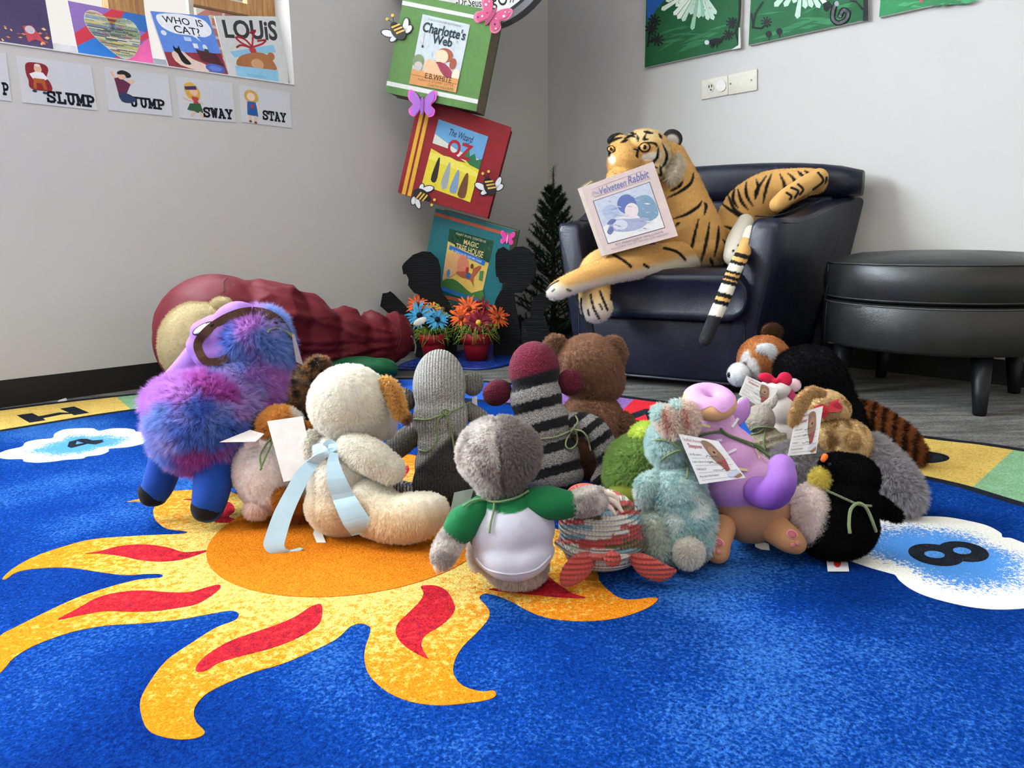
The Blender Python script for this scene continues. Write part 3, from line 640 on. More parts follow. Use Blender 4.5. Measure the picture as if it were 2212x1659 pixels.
# vertical pleats of the back and seams
for x in np.linspace(-.3, .3, 7): pass
for sgn in (-1, 1):
    V, F = tube([ch(sgn*.297, -.001, .04), ch(sgn*.297, .0, .25)], .0025, 6); mesh('seam', V, F, M_DARK, chair)
    V, F = tube([ch(sgn*(.30+.157*y/.7), y, .582+.083*sstep(.15, .95, A([y/.72]))[0]) for y in np.linspace(.02, .55, 8)], .002, 6); mesh('seam', V, F, M_NAVY, chair)
    V, F = tube([ch(sgn*(.388+.165*(y/.72)**1.1), y, .56+.085*sstep(.15, .95, A([y/.72]))[0]) for y in np.linspace(.02, .7, 12)], .0022, 6); mesh('seam', V, F, M_NAVY, chair)
V, F = tube([ch(-.29, .004, .036), ch(.29, .004, .036)], .004, 6); mesh('bottom_rail', V, F, C((70, 72, 84), .35), chair)
for x, y in ((-.26, .06), (.26, .06), (-.36, .6), (.36, .6)):
    V, F = lathe([(.02, 0), (.022, .036)], ch(x, y, 0), 14); mesh('foot', V, F, M_DARK, chair)
oc0 = A([1.372, 2.350, 0.]); ott = empty('ottoman', oc0, 'round charcoal leather ottoman on dark tapered legs', 'ottoman')
def ringed(R, prof): return [(R+dr, z) for dr, z in prof]
R_ = .332
V, F = lathe(ringed(R_, [(-.05, .172), (-.012, .174), (0, .185), (.002, .24), (0, .305), (-.004, .312), (-.03, .316)]), oc0, 64); mesh('base', V, F, M_OTT, ott)
V, F = lathe(ringed(R_, [(-.03, .316), (-.006, .322), (.001, .33), (.008, .38), (.002, .425), (-.006, .434), (-.03, .447), (-.10, .462), (-.2, .468), (-.31, .47)]), oc0, 64); mesh('cushion', V, F, M_OTT, ott)
for z, dr, c in ((.433, -.002, (70, 70, 70)), (.327, 0, (60, 60, 60)), (.309, 0, (80, 80, 82))):
    V, F = tube([oc0+A([(R_+dr)*math.cos(a), (R_+dr)*math.sin(a), z]) for a in np.linspace(0, 2*math.pi, 65)], .0022, 6, False); mesh('piping', V, F, C(c, .5), ott)
for a in (math.radians(-70), math.radians(50), math.radians(170)):
    for z0, z1, dr in ((.186, .304, .001), (.332, .428, .004)):
        V, F = tube([oc0+A([(R_+dr)*math.cos(a), (R_+dr)*math.sin(a), z]) for z in np.linspace(z0, z1, 4)], .0012, 5); mesh('seam', V, F, C((74, 74, 74), .6), ott)
for lx, ly in ((1.361, 2.057), (1.662, 2.351), (1.07, 2.36), (1.37, 2.65)):
    d = unit(A([lx, ly, 0])-oc0); V, F = tube([A([lx, ly, 0])-d*0.0, A([lx, ly, 0])+A([0, 0, .006]), A([lx, ly, .18])-d*.02], [.016, .0185, .03], 16); mesh('leg', V, F, C((20, 20, 24), .4), ott)

# ================================================================== right wall: outlet plates and paintings
op = empty('outlet_plate', rwall(1575, 185, .004), 'ivory double wall plate with one power outlet and round cap', 'outlet')
for q in ([(1515, 174), (1572.5, 162), (1573, 205), (1515.5, 216)], [(1573, 161.5), (1635.5, 148), (1635.5, 195), (1573.5, 205.5)]):
    c8 = [rwall(x, y, 0.0005) for x, y in q]+[rwall(x, y, .007) for x, y in q]
    bmobj('plate', hexa(c8, .0025, 2), C((226, 222, 206), .4), op, True)
def rdisc(name, cx_, cy_, rx, ry, off, th, m, par):
    V, F = prism([rwall(x, y, off+th) for x, y in ellp(cx_, cy_, rx, ry)], DL*th); return mesh(name, V, F, m, par, False)
rdisc('outlet_socket', 1534, 189, 8, 10, .007, .002, C((214, 210, 194), .4), op); rdisc('plug_cap', 1557, 185, 10.5, 12.5, .007, .006, C((232, 230, 222), .3), op)
for x, y, a, bb in ((1531.5, 187, 1.2, 3.4), (1537, 185.5, 1.2, 3.4), (1535.5, 194, 1.6, 2)): rdisc('slot', x, y, a, bb, .009, .0006, C((60, 52, 44)), op)
for x, y in ((1578, 181), (1623, 173)): rdisc('screw', x, y, 2, 2.2, .007, .001, C((120, 112, 100), .3), op)
def canvas(q, label, t0, t1):
    z0 = 1.294; z1 = 1.70; th = .019
    e = empty('canvas_painting', RW((t0+t1)/2, z0, .01), label, 'painting', 'canvases above the armchair')
    P = [RW(t0, z0, .001), RW(t1, z0, .001), RW(t1, z0, th), RW(t0, z0, th), RW(t0, z1, .001), RW(t1, z1, .001), RW(t1, z1, th), RW(t0, z1, th)]
    bmobj('canvas', hexa(P, .0015, 1), C((206, 202, 196)), e); a = Art(planemap(CORNER-DL*(th+.0002), -DL)); return e, a
def gp(t, z): # picture place of a point on the canvases
    return tuple(topx(RW(t, z, .019)))
G1, G2 = (28, 90, 52), (50, 116, 74)
def ground(a, t0, t1, c=G1): a.poly([gp(t0, 1.2955), gp(t1, 1.2955), gp(t1, 1.698), gp(t0, 1.698)], c)
def brush(a, n, x0, x1, y0, y1, cols, ang, L, w):
    for i in range(n):
        x, y = random.uniform(x0, x1), random.uniform(y0, y1); y = min(y, y1-(x-x0)/(x1-x0)*(y1-y0)*.5) if y1 > 2 else y; g_ = math.radians(ang+random.uniform(-18, 18)); l = L*random.uniform(.5, 1.2); dx, dy = math.cos(g_)*l/2, math.sin(g_)*l/2; ww = w*random.uniform(.5, 1.3)
        a.poly([(x-dx, y-dy), (x, y-ww/2), (x+dx, y+dy), (x, y+ww/2)], random.choice(cols))
def burst(a, cx_, cy_, angs, r0, r1, cols, w):
    for g_ in angs:
        c, s_ = math.cos(math.radians(g_)), math.sin(math.radians(g_)); R = r1*random.uniform(.7, 1.1)
        a.poly([(cx_+c*r0-s_*w*.3, cy_+s_*r0+c*w*.3), (cx_+c*R-s_*w, cy_+s_*R+c*w), (cx_+c*(R+w), cy_+s_*(R+w)), (cx_+c*R+s_*w, cy_+s_*R-c*w), (cx_+c*r0+s_*w*.3, cy_+s_*r0-c*w*.3)], random.choice(cols))
BK = (24, 28, 30)
def twig(a, pts, w=4): a.line(pts, w, BK)
def tuft(a, x, y, r): 
    for g_ in range(0, 360, 40): a.line([(x, y), (x+r*math.cos(math.radians(g_)), y+r*math.sin(math.radians(g_)))], r*.28, BK)
e, a = canvas(0, 'unframed canvas painting with blue sky corner and white plant on green hill', .642, 1.126)
ground(a, .642, 1.126); a.poly([(1397, -60), (1470, -60), (1440, -5), (1418, 20), (1398, 50)], (36, 96, 176)); brush(a, 22, 1430, 1560, 50, 116, [G2, (46, 118, 74), (28, 92, 56)], -14, 70, 8)
burst(a, 1512, -30, range(60, 160, 8), 25, 85, [(196, 226, 206), (226, 240, 224), (150, 200, 170)], 5); brush(a, 12, 1460, 1540, 2, 45, [(196, 70, 96)], 60, 6, 4)
for p_ in ([(1399, 100), (1404, 70), (1412, 40)], [(1402, 90), (1414, 84)]): twig(a, p_)
for x, y in ((1414, 45), (1421, 86), (1408, 62)): tuft(a, x, y, 13)
twig(a, [(1599, 0), (1598, 40), (1590, 70), (1598, 102)], 4); tuft(a, 1574, 76, 11); tuft(a, 1582, 50, 12); twig(a, [(1575, 77), (1592, 70)], 2)
a.ell(1546, 90, 15, 7, BK, -10); a.ell(1528, 92, 5, 5, (210, 214, 214)); a.line([(1556, 86), (1564, 80)], 5, BK)
for x in (1537, 1542, 1550): a.line([(x, 93), (x-1, 103)], 2, BK)
a.poly([(1597, 60), (1600, 60), (1601, 104), (1580, 108), (1596, 98)], (216, 222, 214))
a.build('paint_layer', e)
e, a = canvas(1, 'unframed canvas painting with curled snake and black trees on green', 1.168, 1.64)
ground(a, 1.168, 1.64); brush(a, 26, 1660, 1830, 5, 76, [G2, (46, 118, 74), (28, 92, 56)], -12, 70, 8)
burst(a, 1735, -50, range(50, 150, 12), 20, 78, [(196, 226, 206), (226, 240, 224)], 6)
twig(a, [(1624, 30), (1628, 60), (1645, 62), (1656, 52)], 4); tuft(a, 1656, 48, 11); twig(a, [(1626, 60), (1632, 30), (1648, 5)], 4)
for x, y in ((1661, 74), (1684, 68)): a.ell(x, y, 7, 7, BK); a.line([(x, y), (x+1, y+13)], 3, BK)
sn = catmull([(1806, 8), (1800, 25), (1800, 42), (1812, 50), (1828, 42), (1832, 28), (1822, 22), (1815, 35)], 5, False); a.line(sn, 11, BK); a.line(sn, 6, (120, 124, 128)); a.poly([(1778, 8), (1790, 2), (1800, 14), (1786, 26), (1780, 22)], BK); a.ell(1808, 8, 5, 6, (150, 156, 160))
a.poly([(1862, -30), (1876, -30), (1876, 44), (1864, 46), (1866, 10)], BK); twig(a, [(1864, 20), (1850, 4), (1838, 2)], 4)
a.build('paint_layer', e)
e, a = canvas(2, 'unframed green canvas painting at the picture edge above the ottoman', 1.684, 2.16)
ground(a, 1.684, 2.16, (48, 128, 78)); brush(a, 18, 1930, 2090, -8, 16, [G2, (70, 150, 100)], -10, 60, 8); a.ell(1990, 2, 4, 4, (180, 80, 96)); a.build('paint_layer', e)
# ================================================================== word cards and books along the window
def wallcard(Q, label, word, wx, fig):
    q = [lwall(x, y, .0022) for x, y in Q]; V, F = prism(q, -DR*.0018); o = empty('word_card', lwall(*np.mean(A(Q), 0), .001), label, 'card', 'word cards under the window')
    mesh('card', V, F, C((214, 215, 219), .5, .3, .02), o, False); a = Art(quadmap(q, DR)); a.k = 12
    if word: a.slab(word, *wx, (24, 28, 40))
    if fig: fig(a)
    a.build('print', o)
SK = (236, 190, 160)
def f_slump(a):
    a.poly([(.10, .2), (.14, .12), (.24, .1), (.36, .12), (.40, .22), (.36, .4), (.40, .5), (.40, .68), (.14, .68), (.12, .5), (.1, .38)], (138, 36, 46), smooth=3)
    a.ell(.26, .23, .05, .1, SK); a.ell(.26, .155, .04, .03, (226, 226, 226)); a.poly([(.14, .36), (.22, .3), (.32, .3), (.38, .42), (.34, .46), (.18, .46)], (240, 240, 244))
    a.poly([(.19, .44), (.33, .44), (.35, .66), (.31, .67), (.28, .54), (.22, .54), (.21, .68), (.17, .66)], (176, 92, 44)); a.ell(.18, .72, .03, .03, (40, 56, 90)); a.ell(.31, .74, .03, .03, (40, 56, 90))
def f_jump(a):
    a.poly([(.08, .1), (.12, .08), (.17, .22), (.14, .26)], SK); a.poly([(.34, .26), (.43, .22), (.44, .28), (.36, .36)], SK)
    a.poly([(.14, .24), (.22, .2), (.34, .3), (.38, .34), (.30, .58), (.18, .6)], (104, 46, 74)); a.ell(.25, .17, .06, .08, SK); a.poly([(.2, .08), (.28, .03), (.38, .08), (.4, .16), (.33, .2), (.3, .13), (.2, .14)], (44, 34, 38), smooth=3)
    a.poly([(.18, .58), (.3, .56), (.4, .62), (.44, .7), (.34, .78), (.22, .76)], (44, 62, 96), smooth=3)
def f_sway(a):
    a.poly([(.14, .18), (.25, .1), (.36, .2), (.4, .36), (.36, .52), (.2, .5), (.14, .34)], (222, 176, 80), smooth=3); a.ell(.29, .32, .07, .1, SK); a.poly([(.14, .22), (.34, .18), (.35, .27), (.15, .3)], (74, 60, 108))
    a.poly([(.24, .44), (.36, .46), (.35, .62), (.27, .62)], (190, 70, 74)); a.poly([(.2, .62), (.38, .6), (.42, .82), (.32, .84), (.24, .8), (.14, .78)], (52, 96, 62)); a.line([(.1, .5), (.26, .56)], .03, SK); a.line([(.35, .55), (.42, .6)], .03, SK); a.line([(.26, .82), (.2, .92)], .04, SK); a.line([(.36, .82), (.4, .94)], .04, SK)
def f_stay(a):
    a.poly([(.08, .25), (.14, .12), (.24, .1), (.33, .18), (.35, .36), (.26, .42), (.12, .4)], (206, 168, 84), smooth=3); a.ell(.21, .28, .08, .11, (244, 214, 190)); a.poly([(.1, .26), (.2, .14), (.32, .24), (.3, .2), (.2, .12), (.12, .18)], (206, 168, 84))
    a.poly([(.13, .42), (.3, .42), (.33, .8), (.12, .78)], (38, 96, 168)); a.ell(.22, .54, .035, .045, (200, 50, 60)); a.line([(.12, .45), (.09, .64)], .03, (244, 214, 190)); a.line([(.31, .45), (.35, .66)], .03, (244, 214, 190)); a.line([(.17, .8), (.17, .93)], .04, SK); a.line([(.27, .8), (.27, .95)], .04, SK); a.ell(.17, .95, .03, .03, (120, 80, 50)); a.ell(.27, .97, .03, .03, (120, 80, 50))
wallcard([(-150, 93), (13, 116), (25.5, 219), (-130, 200)], 'white word card cut off by the picture edge beside the slump card', 'P', (.885, .62, .985, .88), None)
wallcard([(34, 119.5), (196, 141), (210.5, 238.5), (48, 221)], 'white word card reading SLUMP with a seated man', 'SLUMP', (.33, .68, .99, .94), f_slump)
wallcard([(223.5, 143.5), (363, 162), (373, 251.5), (234, 238)], 'white word card reading JUMP with a leaping girl', 'JUMP', (.36, .62, .9, .86), f_jump)
wallcard([(377.5, 164.5), (501, 179.5), (510, 264.5), (389, 255)], 'white word card reading SWAY with a dancing figure', 'SWAY', (.42, .68, .96, .93), f_sway)
wallcard([(516.5, 182.5), (626, 200), (630.5, 277), (522, 263.5)], 'white word card reading STAY with a standing girl', 'STAY', (.42, .6, .9, .86), f_stay)
def ledge_book(name, Q, label, off=-.035, tilt=.22, th=.009, cover=(235, 235, 235)):
    n = unit(DR+A([0, 0, tilt])); c = A(Q[2])+A(Q[3]); p0 = lwall(*(c/2), off); p0 = p0+A([0, 0, 0]); q = [onplane(x, y, p0, n) for x, y in Q]
    o = empty(name, (q[2]+q[3])/2, label, 'book', 'picture books on the window ledge'); V, F = prism([v-n*.0015 for v in q], -n*(th-.003)); mesh('pages', V, F, C((230, 226, 214)), o, False)
    V, F = prism(q, -n*.0015); mesh('front_cover', V, F, C(cover, .35, .4), o, False); V, F = prism([v-n*(th-.0015) for v in q], -n*.0015); mesh('back_cover', V, F, C(cover, .35, .4), o, False)
    a = Art(quadmap(q, n)); a.k = 12; return o, a
o, a = ledge_book('picture_book', [(-40, -20), (97, -4), (115.5, 106.5), (-22, 86)], 'dark purple picture book cut off by the picture edge', cover=(62, 52, 88))
a.rect(0, 0, 1, 1, (66, 56, 92)); brush(a, 30, .05, .95, .62, .98, [(150, 70, 60), (196, 120, 70), (90, 40, 60), (220, 170, 110)], 10, .08, .05); a.poly([(.55, .62), (.7, .58), (.78, .72), (.88, .9), (.72, .86), (.6, .94)], (170, 60, 70)); a.ell(.66, .68, .08, .08, (190, 180, 190)); a.build('print', o)
o, a = ledge_book('picture_book', [(146, 1.5), (313.6, 34), (332, 141), (169.5, 115.5)], 'picture book with striped paper heart on purple, red and blue', cover=(120, 90, 160))
a.rect(0, 0, 1, 1, (140, 108, 176)); a.poly([(.55, 0), (.78, 0), (.3, .62), (0, .86), (0, .62)], (190, 48, 66)); a.poly([(.72, 0), (1, 0), (1, .35), (.6, .3)], (48, 104, 176)); a.poly([(0, .86), (.4, .5), (.62, 1), (0, 1)], (40, 110, 190)); a.poly([(1, .3), (1, .45), (.7, .7), (.6, .9), (.5, 1), (.45, 1)], (196, 50, 76)); a.poly([(1, .45), (1, 1), (.62, 1), (.72, .8)], (222, 96, 160))
hp = [(.52, .42), (.46, .2), (.34, .1), (.22, .13), (.16, .3), (.2, .52), (.34, .74), (.56, .96), (.72, .9), (.84, .66), (.88, .4), (.82, .2), (.7, .14), (.58, .22)]
a.poly(hp, (206, 206, 196), smooth=4); hpc = catmull(hp, 4)
def inside(x, y, P):
    c = False
    for i in range(len(P)):
        (x0, y0), (x1, y1) = P[i-1], P[i]
        if (y0 > y) != (y1 > y) and x < (x1-x0)*(y-y0)/(y1-y0)+x0: c = not c
    return c
for i in range(34):
    y = .13+.024*i; xs = [x for x in np.linspace(.14, .9, 60) if inside(x, y+.2*(x-.5)*.0, hpc)]
    if len(xs) > 3:
        x = xs[0]
        while x < xs[-1]:
            l = random.uniform(.08, .3); x2 = min(xs[-1], x+l); a.rect(x, y, x2, y+.013, random.choice([(60, 110, 120), (210, 190, 70), (40, 44, 50), (120, 160, 90), (190, 80, 70), (90, 130, 170), (230, 226, 210)])); x = x2+.01
a.build('print', o)
o, a = ledge_book('picture_book', [(325, 24), (450, 35), (494, 164.5), (366, 146)], 'blue picture book titled WHO IS CAT?', cover=(84, 124, 206))
a.rect(0, 0, 1, 1, (92, 132, 212)); a.poly([(0, .72), (1, .62), (1, 1), (0, 1)], (132, 44, 56)); a.poly([(.06, .1), (.16, .03), (.5, .01), (.85, .06), (.96, .18), (.94, .3), (.8, .37), (.66, .37), (.7, .46), (.58, .37), (.3, .36), (.1, .26)], (238, 240, 246), smooth=3)
a.text('WHO  IS', .16, .06, .84, .18, (30, 32, 44), .012, slope=.02); a.text('CAT?', .3, .21, .74, .34, (30, 32, 44), .012, slope=.02); a.ell(.1, .37, .045, .045, (226, 230, 240)); a.rect(.42, .4, .54, .47, (190, 206, 238)); a.rect(.54, .5, .62, .58, (226, 230, 240))
a.poly([(.56, .6), (.9, .64), (.98, .84), (.6, .8)], (74, 34, 44)); a.poly([(.12, .72), (.3, .66), (.44, .78), (.66, .86), (.64, .98), (.2, .92)], (216, 190, 180), smooth=3); a.ell(.8, .9, .17, .08, (70, 90, 170)); a.ell(.8, .9, .11, .045, (96, 118, 196))
a.poly([(.18, .58), (.21, .62), (.25, .62), (.28, .57), (.29, .68), (.34, .78), (.4, .88), (.3, .9), (.24, .84), (.22, .72), (.18, .68)], (22, 24, 28), smooth=2); a.ell(.74, .55, .04, .05, (220, 224, 234)); a.poly([(.7, .64), (.72, .57), (.78, .58), (.8, .66)], (50, 60, 60)); a.build('print', o)
o, a = ledge_book('picture_book', [(463.6, 34), (612, 36), (624, 184.5), (495, 165.5)], 'grey picture book titled LOUIS with open gift box', cover=(206, 206, 204))
a.rect(0, 0, 1, 1, (204, 205, 204)); a.text('LOUiS', .08, .06, .88, .36, (58, 58, 60), .03)
bl, rd = (136, 186, 216), (176, 44, 58)
a.poly([(.1, .58), (.8, .42), (.83, .53), (.15, .67)], bl); a.poly([(.4, .51), (.5, .49), (.53, .59), (.44, .61)], rd)
for L in ([(.46, .5), (.3, .42), (.24, .34), (.36, .36), (.46, .48)], [(.46, .48), (.5, .3), (.54, .22), (.46, .26)], [(.46, .48), (.62, .42), (.68, .36), (.56, .38)], [(.46, .5), (.3, .46), (.22, .5)]): a.line(catmull(L, 4, False), .03, rd)
a.poly([(.2, .82), (.22, .66), (.4, .58), (.62, .56), (.76, .66), (.78, .82)], (160, 104, 66), smooth=3); a.ell(.74, .6, .06, .06, (160, 104, 66)); a.ell(.5, .74, .1, .08, (196, 150, 110)); a.rect(.13, .8, .83, 1, bl); a.text('TOM LICHTENHELD', .3, .91, .62, .95, (90, 140, 176)); a.build('print', o)
# ================================================================== stack of painted book boxes in the corner
TN = unit(A([-math.sin(.34), -math.cos(.34), 0])); TP = A([-.25, 3.22, 0])
def box_book(Q, label, col, th=.13, side=(150, 136, 118), yaw=0.34, depth=0.0):
    n = unit(A([-math.sin(yaw), -math.cos(yaw), 0])); p0 = TP-n*depth
    q = [onplane(x, y, p0, n) for x, y in Q]
    o = empty('book_box', (q[2]+q[3])/2, label, 'box', 'painted book boxes in the corner stack')
    V, F = prism(q, -n*.004); mesh('front_cover', V, F, C(col, .5, .3, .1), o, False)
    c = sum(q)/4; V, F = prism([c+(v-c)*.985-n*.004 for v in q], -n*(th-.008)); mesh('page_block', V, F, C(side, .8, .1, .2), o, False)
    V, F = prism([v-n*(th-.004) for v in q], -n*.004); mesh('back_cover', V, F, C(col, .5, .3, .1), o, False)
    return o, q, n, p0
def bar(o, name, pts, p0, n, c, lift=.0012):
    V, F = prism([onplane(x, y, p0+n*lift, n) for x, y in pts], -n*.001); mesh(name, V, F, C(c, .6), o, False)
def cover(o, Q, p0, n):
    q = [onplane(x, y, p0+n*.0016, n) for x, y in Q]; V, F = prism(q, -n*.0015); c = mesh('cover_picture', V, F, C((226, 226, 222), .4), o, False)
    a = Art(quadmap(q, n)); a.k = 12; return a, c
# teal box
o, q, n, p0 = box_book([(941, 450), (1109, 497), (1074, 672), (903, 640)], 'teal box painted as a book, lowest of the corner stack', (30, 112, 118), side=(206, 184, 150), yaw=.24, depth=.09)
bar(o, 'painted_stripe', [(940, 458), (1107, 506), (1106, 513), (938.5, 465)], p0, n, (196, 92, 58)); bar(o, 'painted_stripe', [(905, 628), (1077, 661), (1076, 667), (904, 635)], p0, n, (196, 92, 58))
a, c = cover(o, [(971.6, 493.5), (1066.8, 520.5), (1037.4, 652), (952.8, 627.5)], p0, n)
a.rect(0, 0, 1, 1, (226, 190, 96)); a.poly([(0, 0), (1, 0), (1, .36), (.5, .28), (0, .2)], (32, 78, 52)); brush(a, 60, .05, .95, .02, .24, [(46, 100, 60), (26, 62, 44)], 20, .08, .05)
a.text('MARY POPE OSBORNE', .16, .03, .84, .065, (206, 206, 170)); a.text('MAGIC', .36, .1, .7, .18, (226, 206, 140), .015); a.text('TREE HOUSE', .2, .19, .84, .29, (226, 206, 140), .015, slope=.02)
a.poly([(.06, .25), (.92, .34), (.9, .42), (.05, .32)], (36, 108, 190)); a.text('#1 DINOSAURS BEFORE DARK', .12, .3, .84, .34, (226, 232, 240), slope=.055)
a.poly([(.0, .38), (.3, .36), (.36, .62), (.1, .8), (0, .8)], (216, 166, 110)); a.poly([(.34, .36), (.5, .38), (.6, .62), (.4, .66), (.3, .58)], (214, 128, 100), smooth=3)
a.poly([(.35, .62), (.55, .58), (.8, .44), (.84, .48), (.72, .66), (.78, .8), (.66, .7), (.48, .7), (.3, .66)], (176, 92, 62), smooth=2); a.ell(.62, .56, .06, .06, (222, 190, 70)); a.ell(.6, .64, .06, .05, (46, 98, 150)); a.ell(.55, .56, .04, .05, (176, 46, 50)); a.ell(.64, .48, .035, .04, (96, 60, 44))
a.poly([(0, .84), (.25, .76), (.5, .82), (.75, .9), (1, .8), (1, 1), (0, 1)], (66, 122, 62), smooth=2); a.ell(.12, .7, .04, .07, (74, 132, 190)); a.poly([(.84, .52), (.92, .5), (.94, .66), (.86, .66)], (66, 130, 76)); a.poly([(.0, .93), (1, .97), (1, 1), (0, 1)], (36, 108, 190)); a.build('print', c)
# red box
o, q, n, p0 = box_book([(906, 208), (1105, 275), (1053, 471.5), (859, 416.5)], 'red box painted as a book, middle of the corner stack', (140, 28, 36), side=(120, 40, 40), yaw=.03)
for k in (0, 12): bar(o, 'yellow_stripe', [(914+k, 214+k*.34), (921.5+k, 216.5+k*.34), (875.5+k, 421+k*.3), (867.5+k, 418.7+k*.3)], p0, n, (222, 172, 60))
a, c = cover(o, [(947.6, 257.5), (1054.6, 295), (1015.6, 437), (911, 399)], p0, n)
a.rect(0, 0, 1, 1, (226, 208, 62)); a.poly([(0, 0), (1, 0), (1, .42), (.6, .36), (0, .34)], (108, 164, 206)); a.poly([(0, .22), (.5, .34), (1, .36), (1, .44), (.4, .46), (0, .4)], (222, 226, 214)); a.poly([(0, .36), (.3, .36), (.72, .47), (.4, .5), (0, .44)], (150, 44, 50)); a.poly([(.62, .4), (.7, .24), (.76, .36), (.84, .3), (.9, .38), (1, .34), (1, .5), (.8, .48)], (52, 116, 74))
a.text('The Wizard', .26, .07, .74, .17, (44, 56, 84), .01, .2); a.text('of', .6, .17, .7, .23, (44, 56, 84), .0, .2); a.text('OZ', .3, .2, .78, .44, (168, 36, 48), .03)
a.poly([(0, .5), (.4, .47), (.8, .52), (1, .56), (1, .62), (0, .6)], (236, 222, 96))
for x, y, w, h, col in ((.2, .52, .07, .36, (52, 46, 44)), (.42, .54, .08, .38, (158, 166, 172)), (.62, .6, .09, .34, (128, 156, 190)), (.8, .6, .1, .36, (112, 72, 46))):
    a.poly([(x-w*.5, y+.1), (x, y), (x+w*.5, y+.1), (x+w*.8, y+h), (x-w*.8, y+h)], col, smooth=3)
brush(a, 20, .1, .9, .88, .98, [(196, 160, 40), (240, 226, 120)], 80, .08, .03); a.build('print', c)
# green box
o, q, n, p0 = box_book([(873, -14), (1071, 24), (1028.6, 240.5), (833, 199.5)], 'green box painted as a book, highest of the corner stack', (82, 122, 60), side=(132, 118, 102), yaw=.22, depth=-.07)
bar(o, 'white_stripe', [(869.5, 1), (1067, 41), (1065.5, 48.5), (868, 10.5)], p0, n, (222, 222, 216)); bar(o, 'white_stripe', [(836, 174.5), (1033, 215), (1031.5, 224.5), (834.5, 184)], p0, n, (222, 222, 216))
a, c = cover(o, [(913, 30.5), (1015.5, 53.5), (985, 200), (884, 181)], p0, n)
a.rect(0, 0, 1, 1, (206, 214, 216)); brush(a, 40, .05, .95, .05, .6, [(190, 202, 208), (222, 226, 226)], 60, .1, .04); a.rect(0, .78, 1, 1, (200, 140, 84))
a.text('FULL-COLOR EDITION', .14, .035, .82, .065, (120, 126, 130)); a.text("Charlotte's", .06, .09, .96, .24, (36, 52, 62), .025, .1); a.text('Web', .3, .24, .72, .37, (36, 52, 62), .025); a.line([(.12, .2), (.13, .42)], .006, (90, 90, 90)); a.ell(.13, .44, .02, .02, (50, 46, 46))
a.ell(.62, .5, .17, .1, (150, 78, 56)); a.ell(.56, .53, .14, .1, (240, 206, 176)); a.ell(.82, .6, .07, .08, (150, 78, 56)); a.poly([(.46, .62), (.66, .62), (.84, .72), (.84, .84), (.5, .86), (.4, .74)], (140, 52, 74), smooth=2); a.poly([(.24, .7), (.3, .6), (.46, .62), (.6, .74), (.7, .82), (.5, .86), (.3, .84)], (228, 178, 140), smooth=3); a.ell(.1, .66, .12, .1, (120, 140, 100)); a.ell(.12, .73, .09, .07, (196, 186, 176)); a.ell(.92, .76, .08, .1, (228, 222, 196))
a.poly([(0, .8), (1, .8), (1, 1), (0, 1)], (200, 140, 84)); a.line([(0, .86), (1, .88)], .008, (140, 84, 44)); a.text('E.B.WHITE', .3, .8, .86, .88, (52, 36, 26), .01); a.text('Author of STUART LITTLE', .16, .89, .92, .925, (70, 46, 30)); a.text('GARTH WILLIAMS', .4, .945, .94, .985, (66, 84, 44)); a.build('print', c)
# round quote sign on top
o = empty('quote_sign', at(1040, 20, 3.3), 'round white quotation sign with grey rim above the green box', 'sign')
sp0 = TP-TN*.075; sc_ = (1010, -125); rim = [onplane(x, y, sp0, TN) for x, y in ellp(*sc_, 190, 190, 0, 64)]
V, F = prism(rim, -TN*.06); mesh('rim', V, F, C((104, 104, 106), .6), o, False)
V, F = prism([onplane(x, y, sp0+TN*.0015, TN) for x, y in ellp(*sc_, 175, 175, 0, 64)], -TN*.001); mesh('dark_edge', V, F, C((30, 32, 34)), o, False)
V, F = prism([onplane(x, y, sp0+TN*.003, TN) for x, y in ellp(*sc_, 169, 169, 0, 64)], -TN*.001); mesh('face', V, F, C((228, 228, 224)), o, False)
a = Art(planemap(sp0+TN*.0034, TN)); a.text('-Dr.Seuss', 985, -6, 1046, 12, (30, 30, 32), .01, slope=4); a.text('gO', 1062, -22, 1096, 21, (24, 24, 26), .01, slope=2); a.line([(1104, -2), (1102, 5)], 2, (30, 30, 32)); a.line([(1110, -2), (1108, 5)], 2, (30, 30, 32)); a.build('lettering', o)
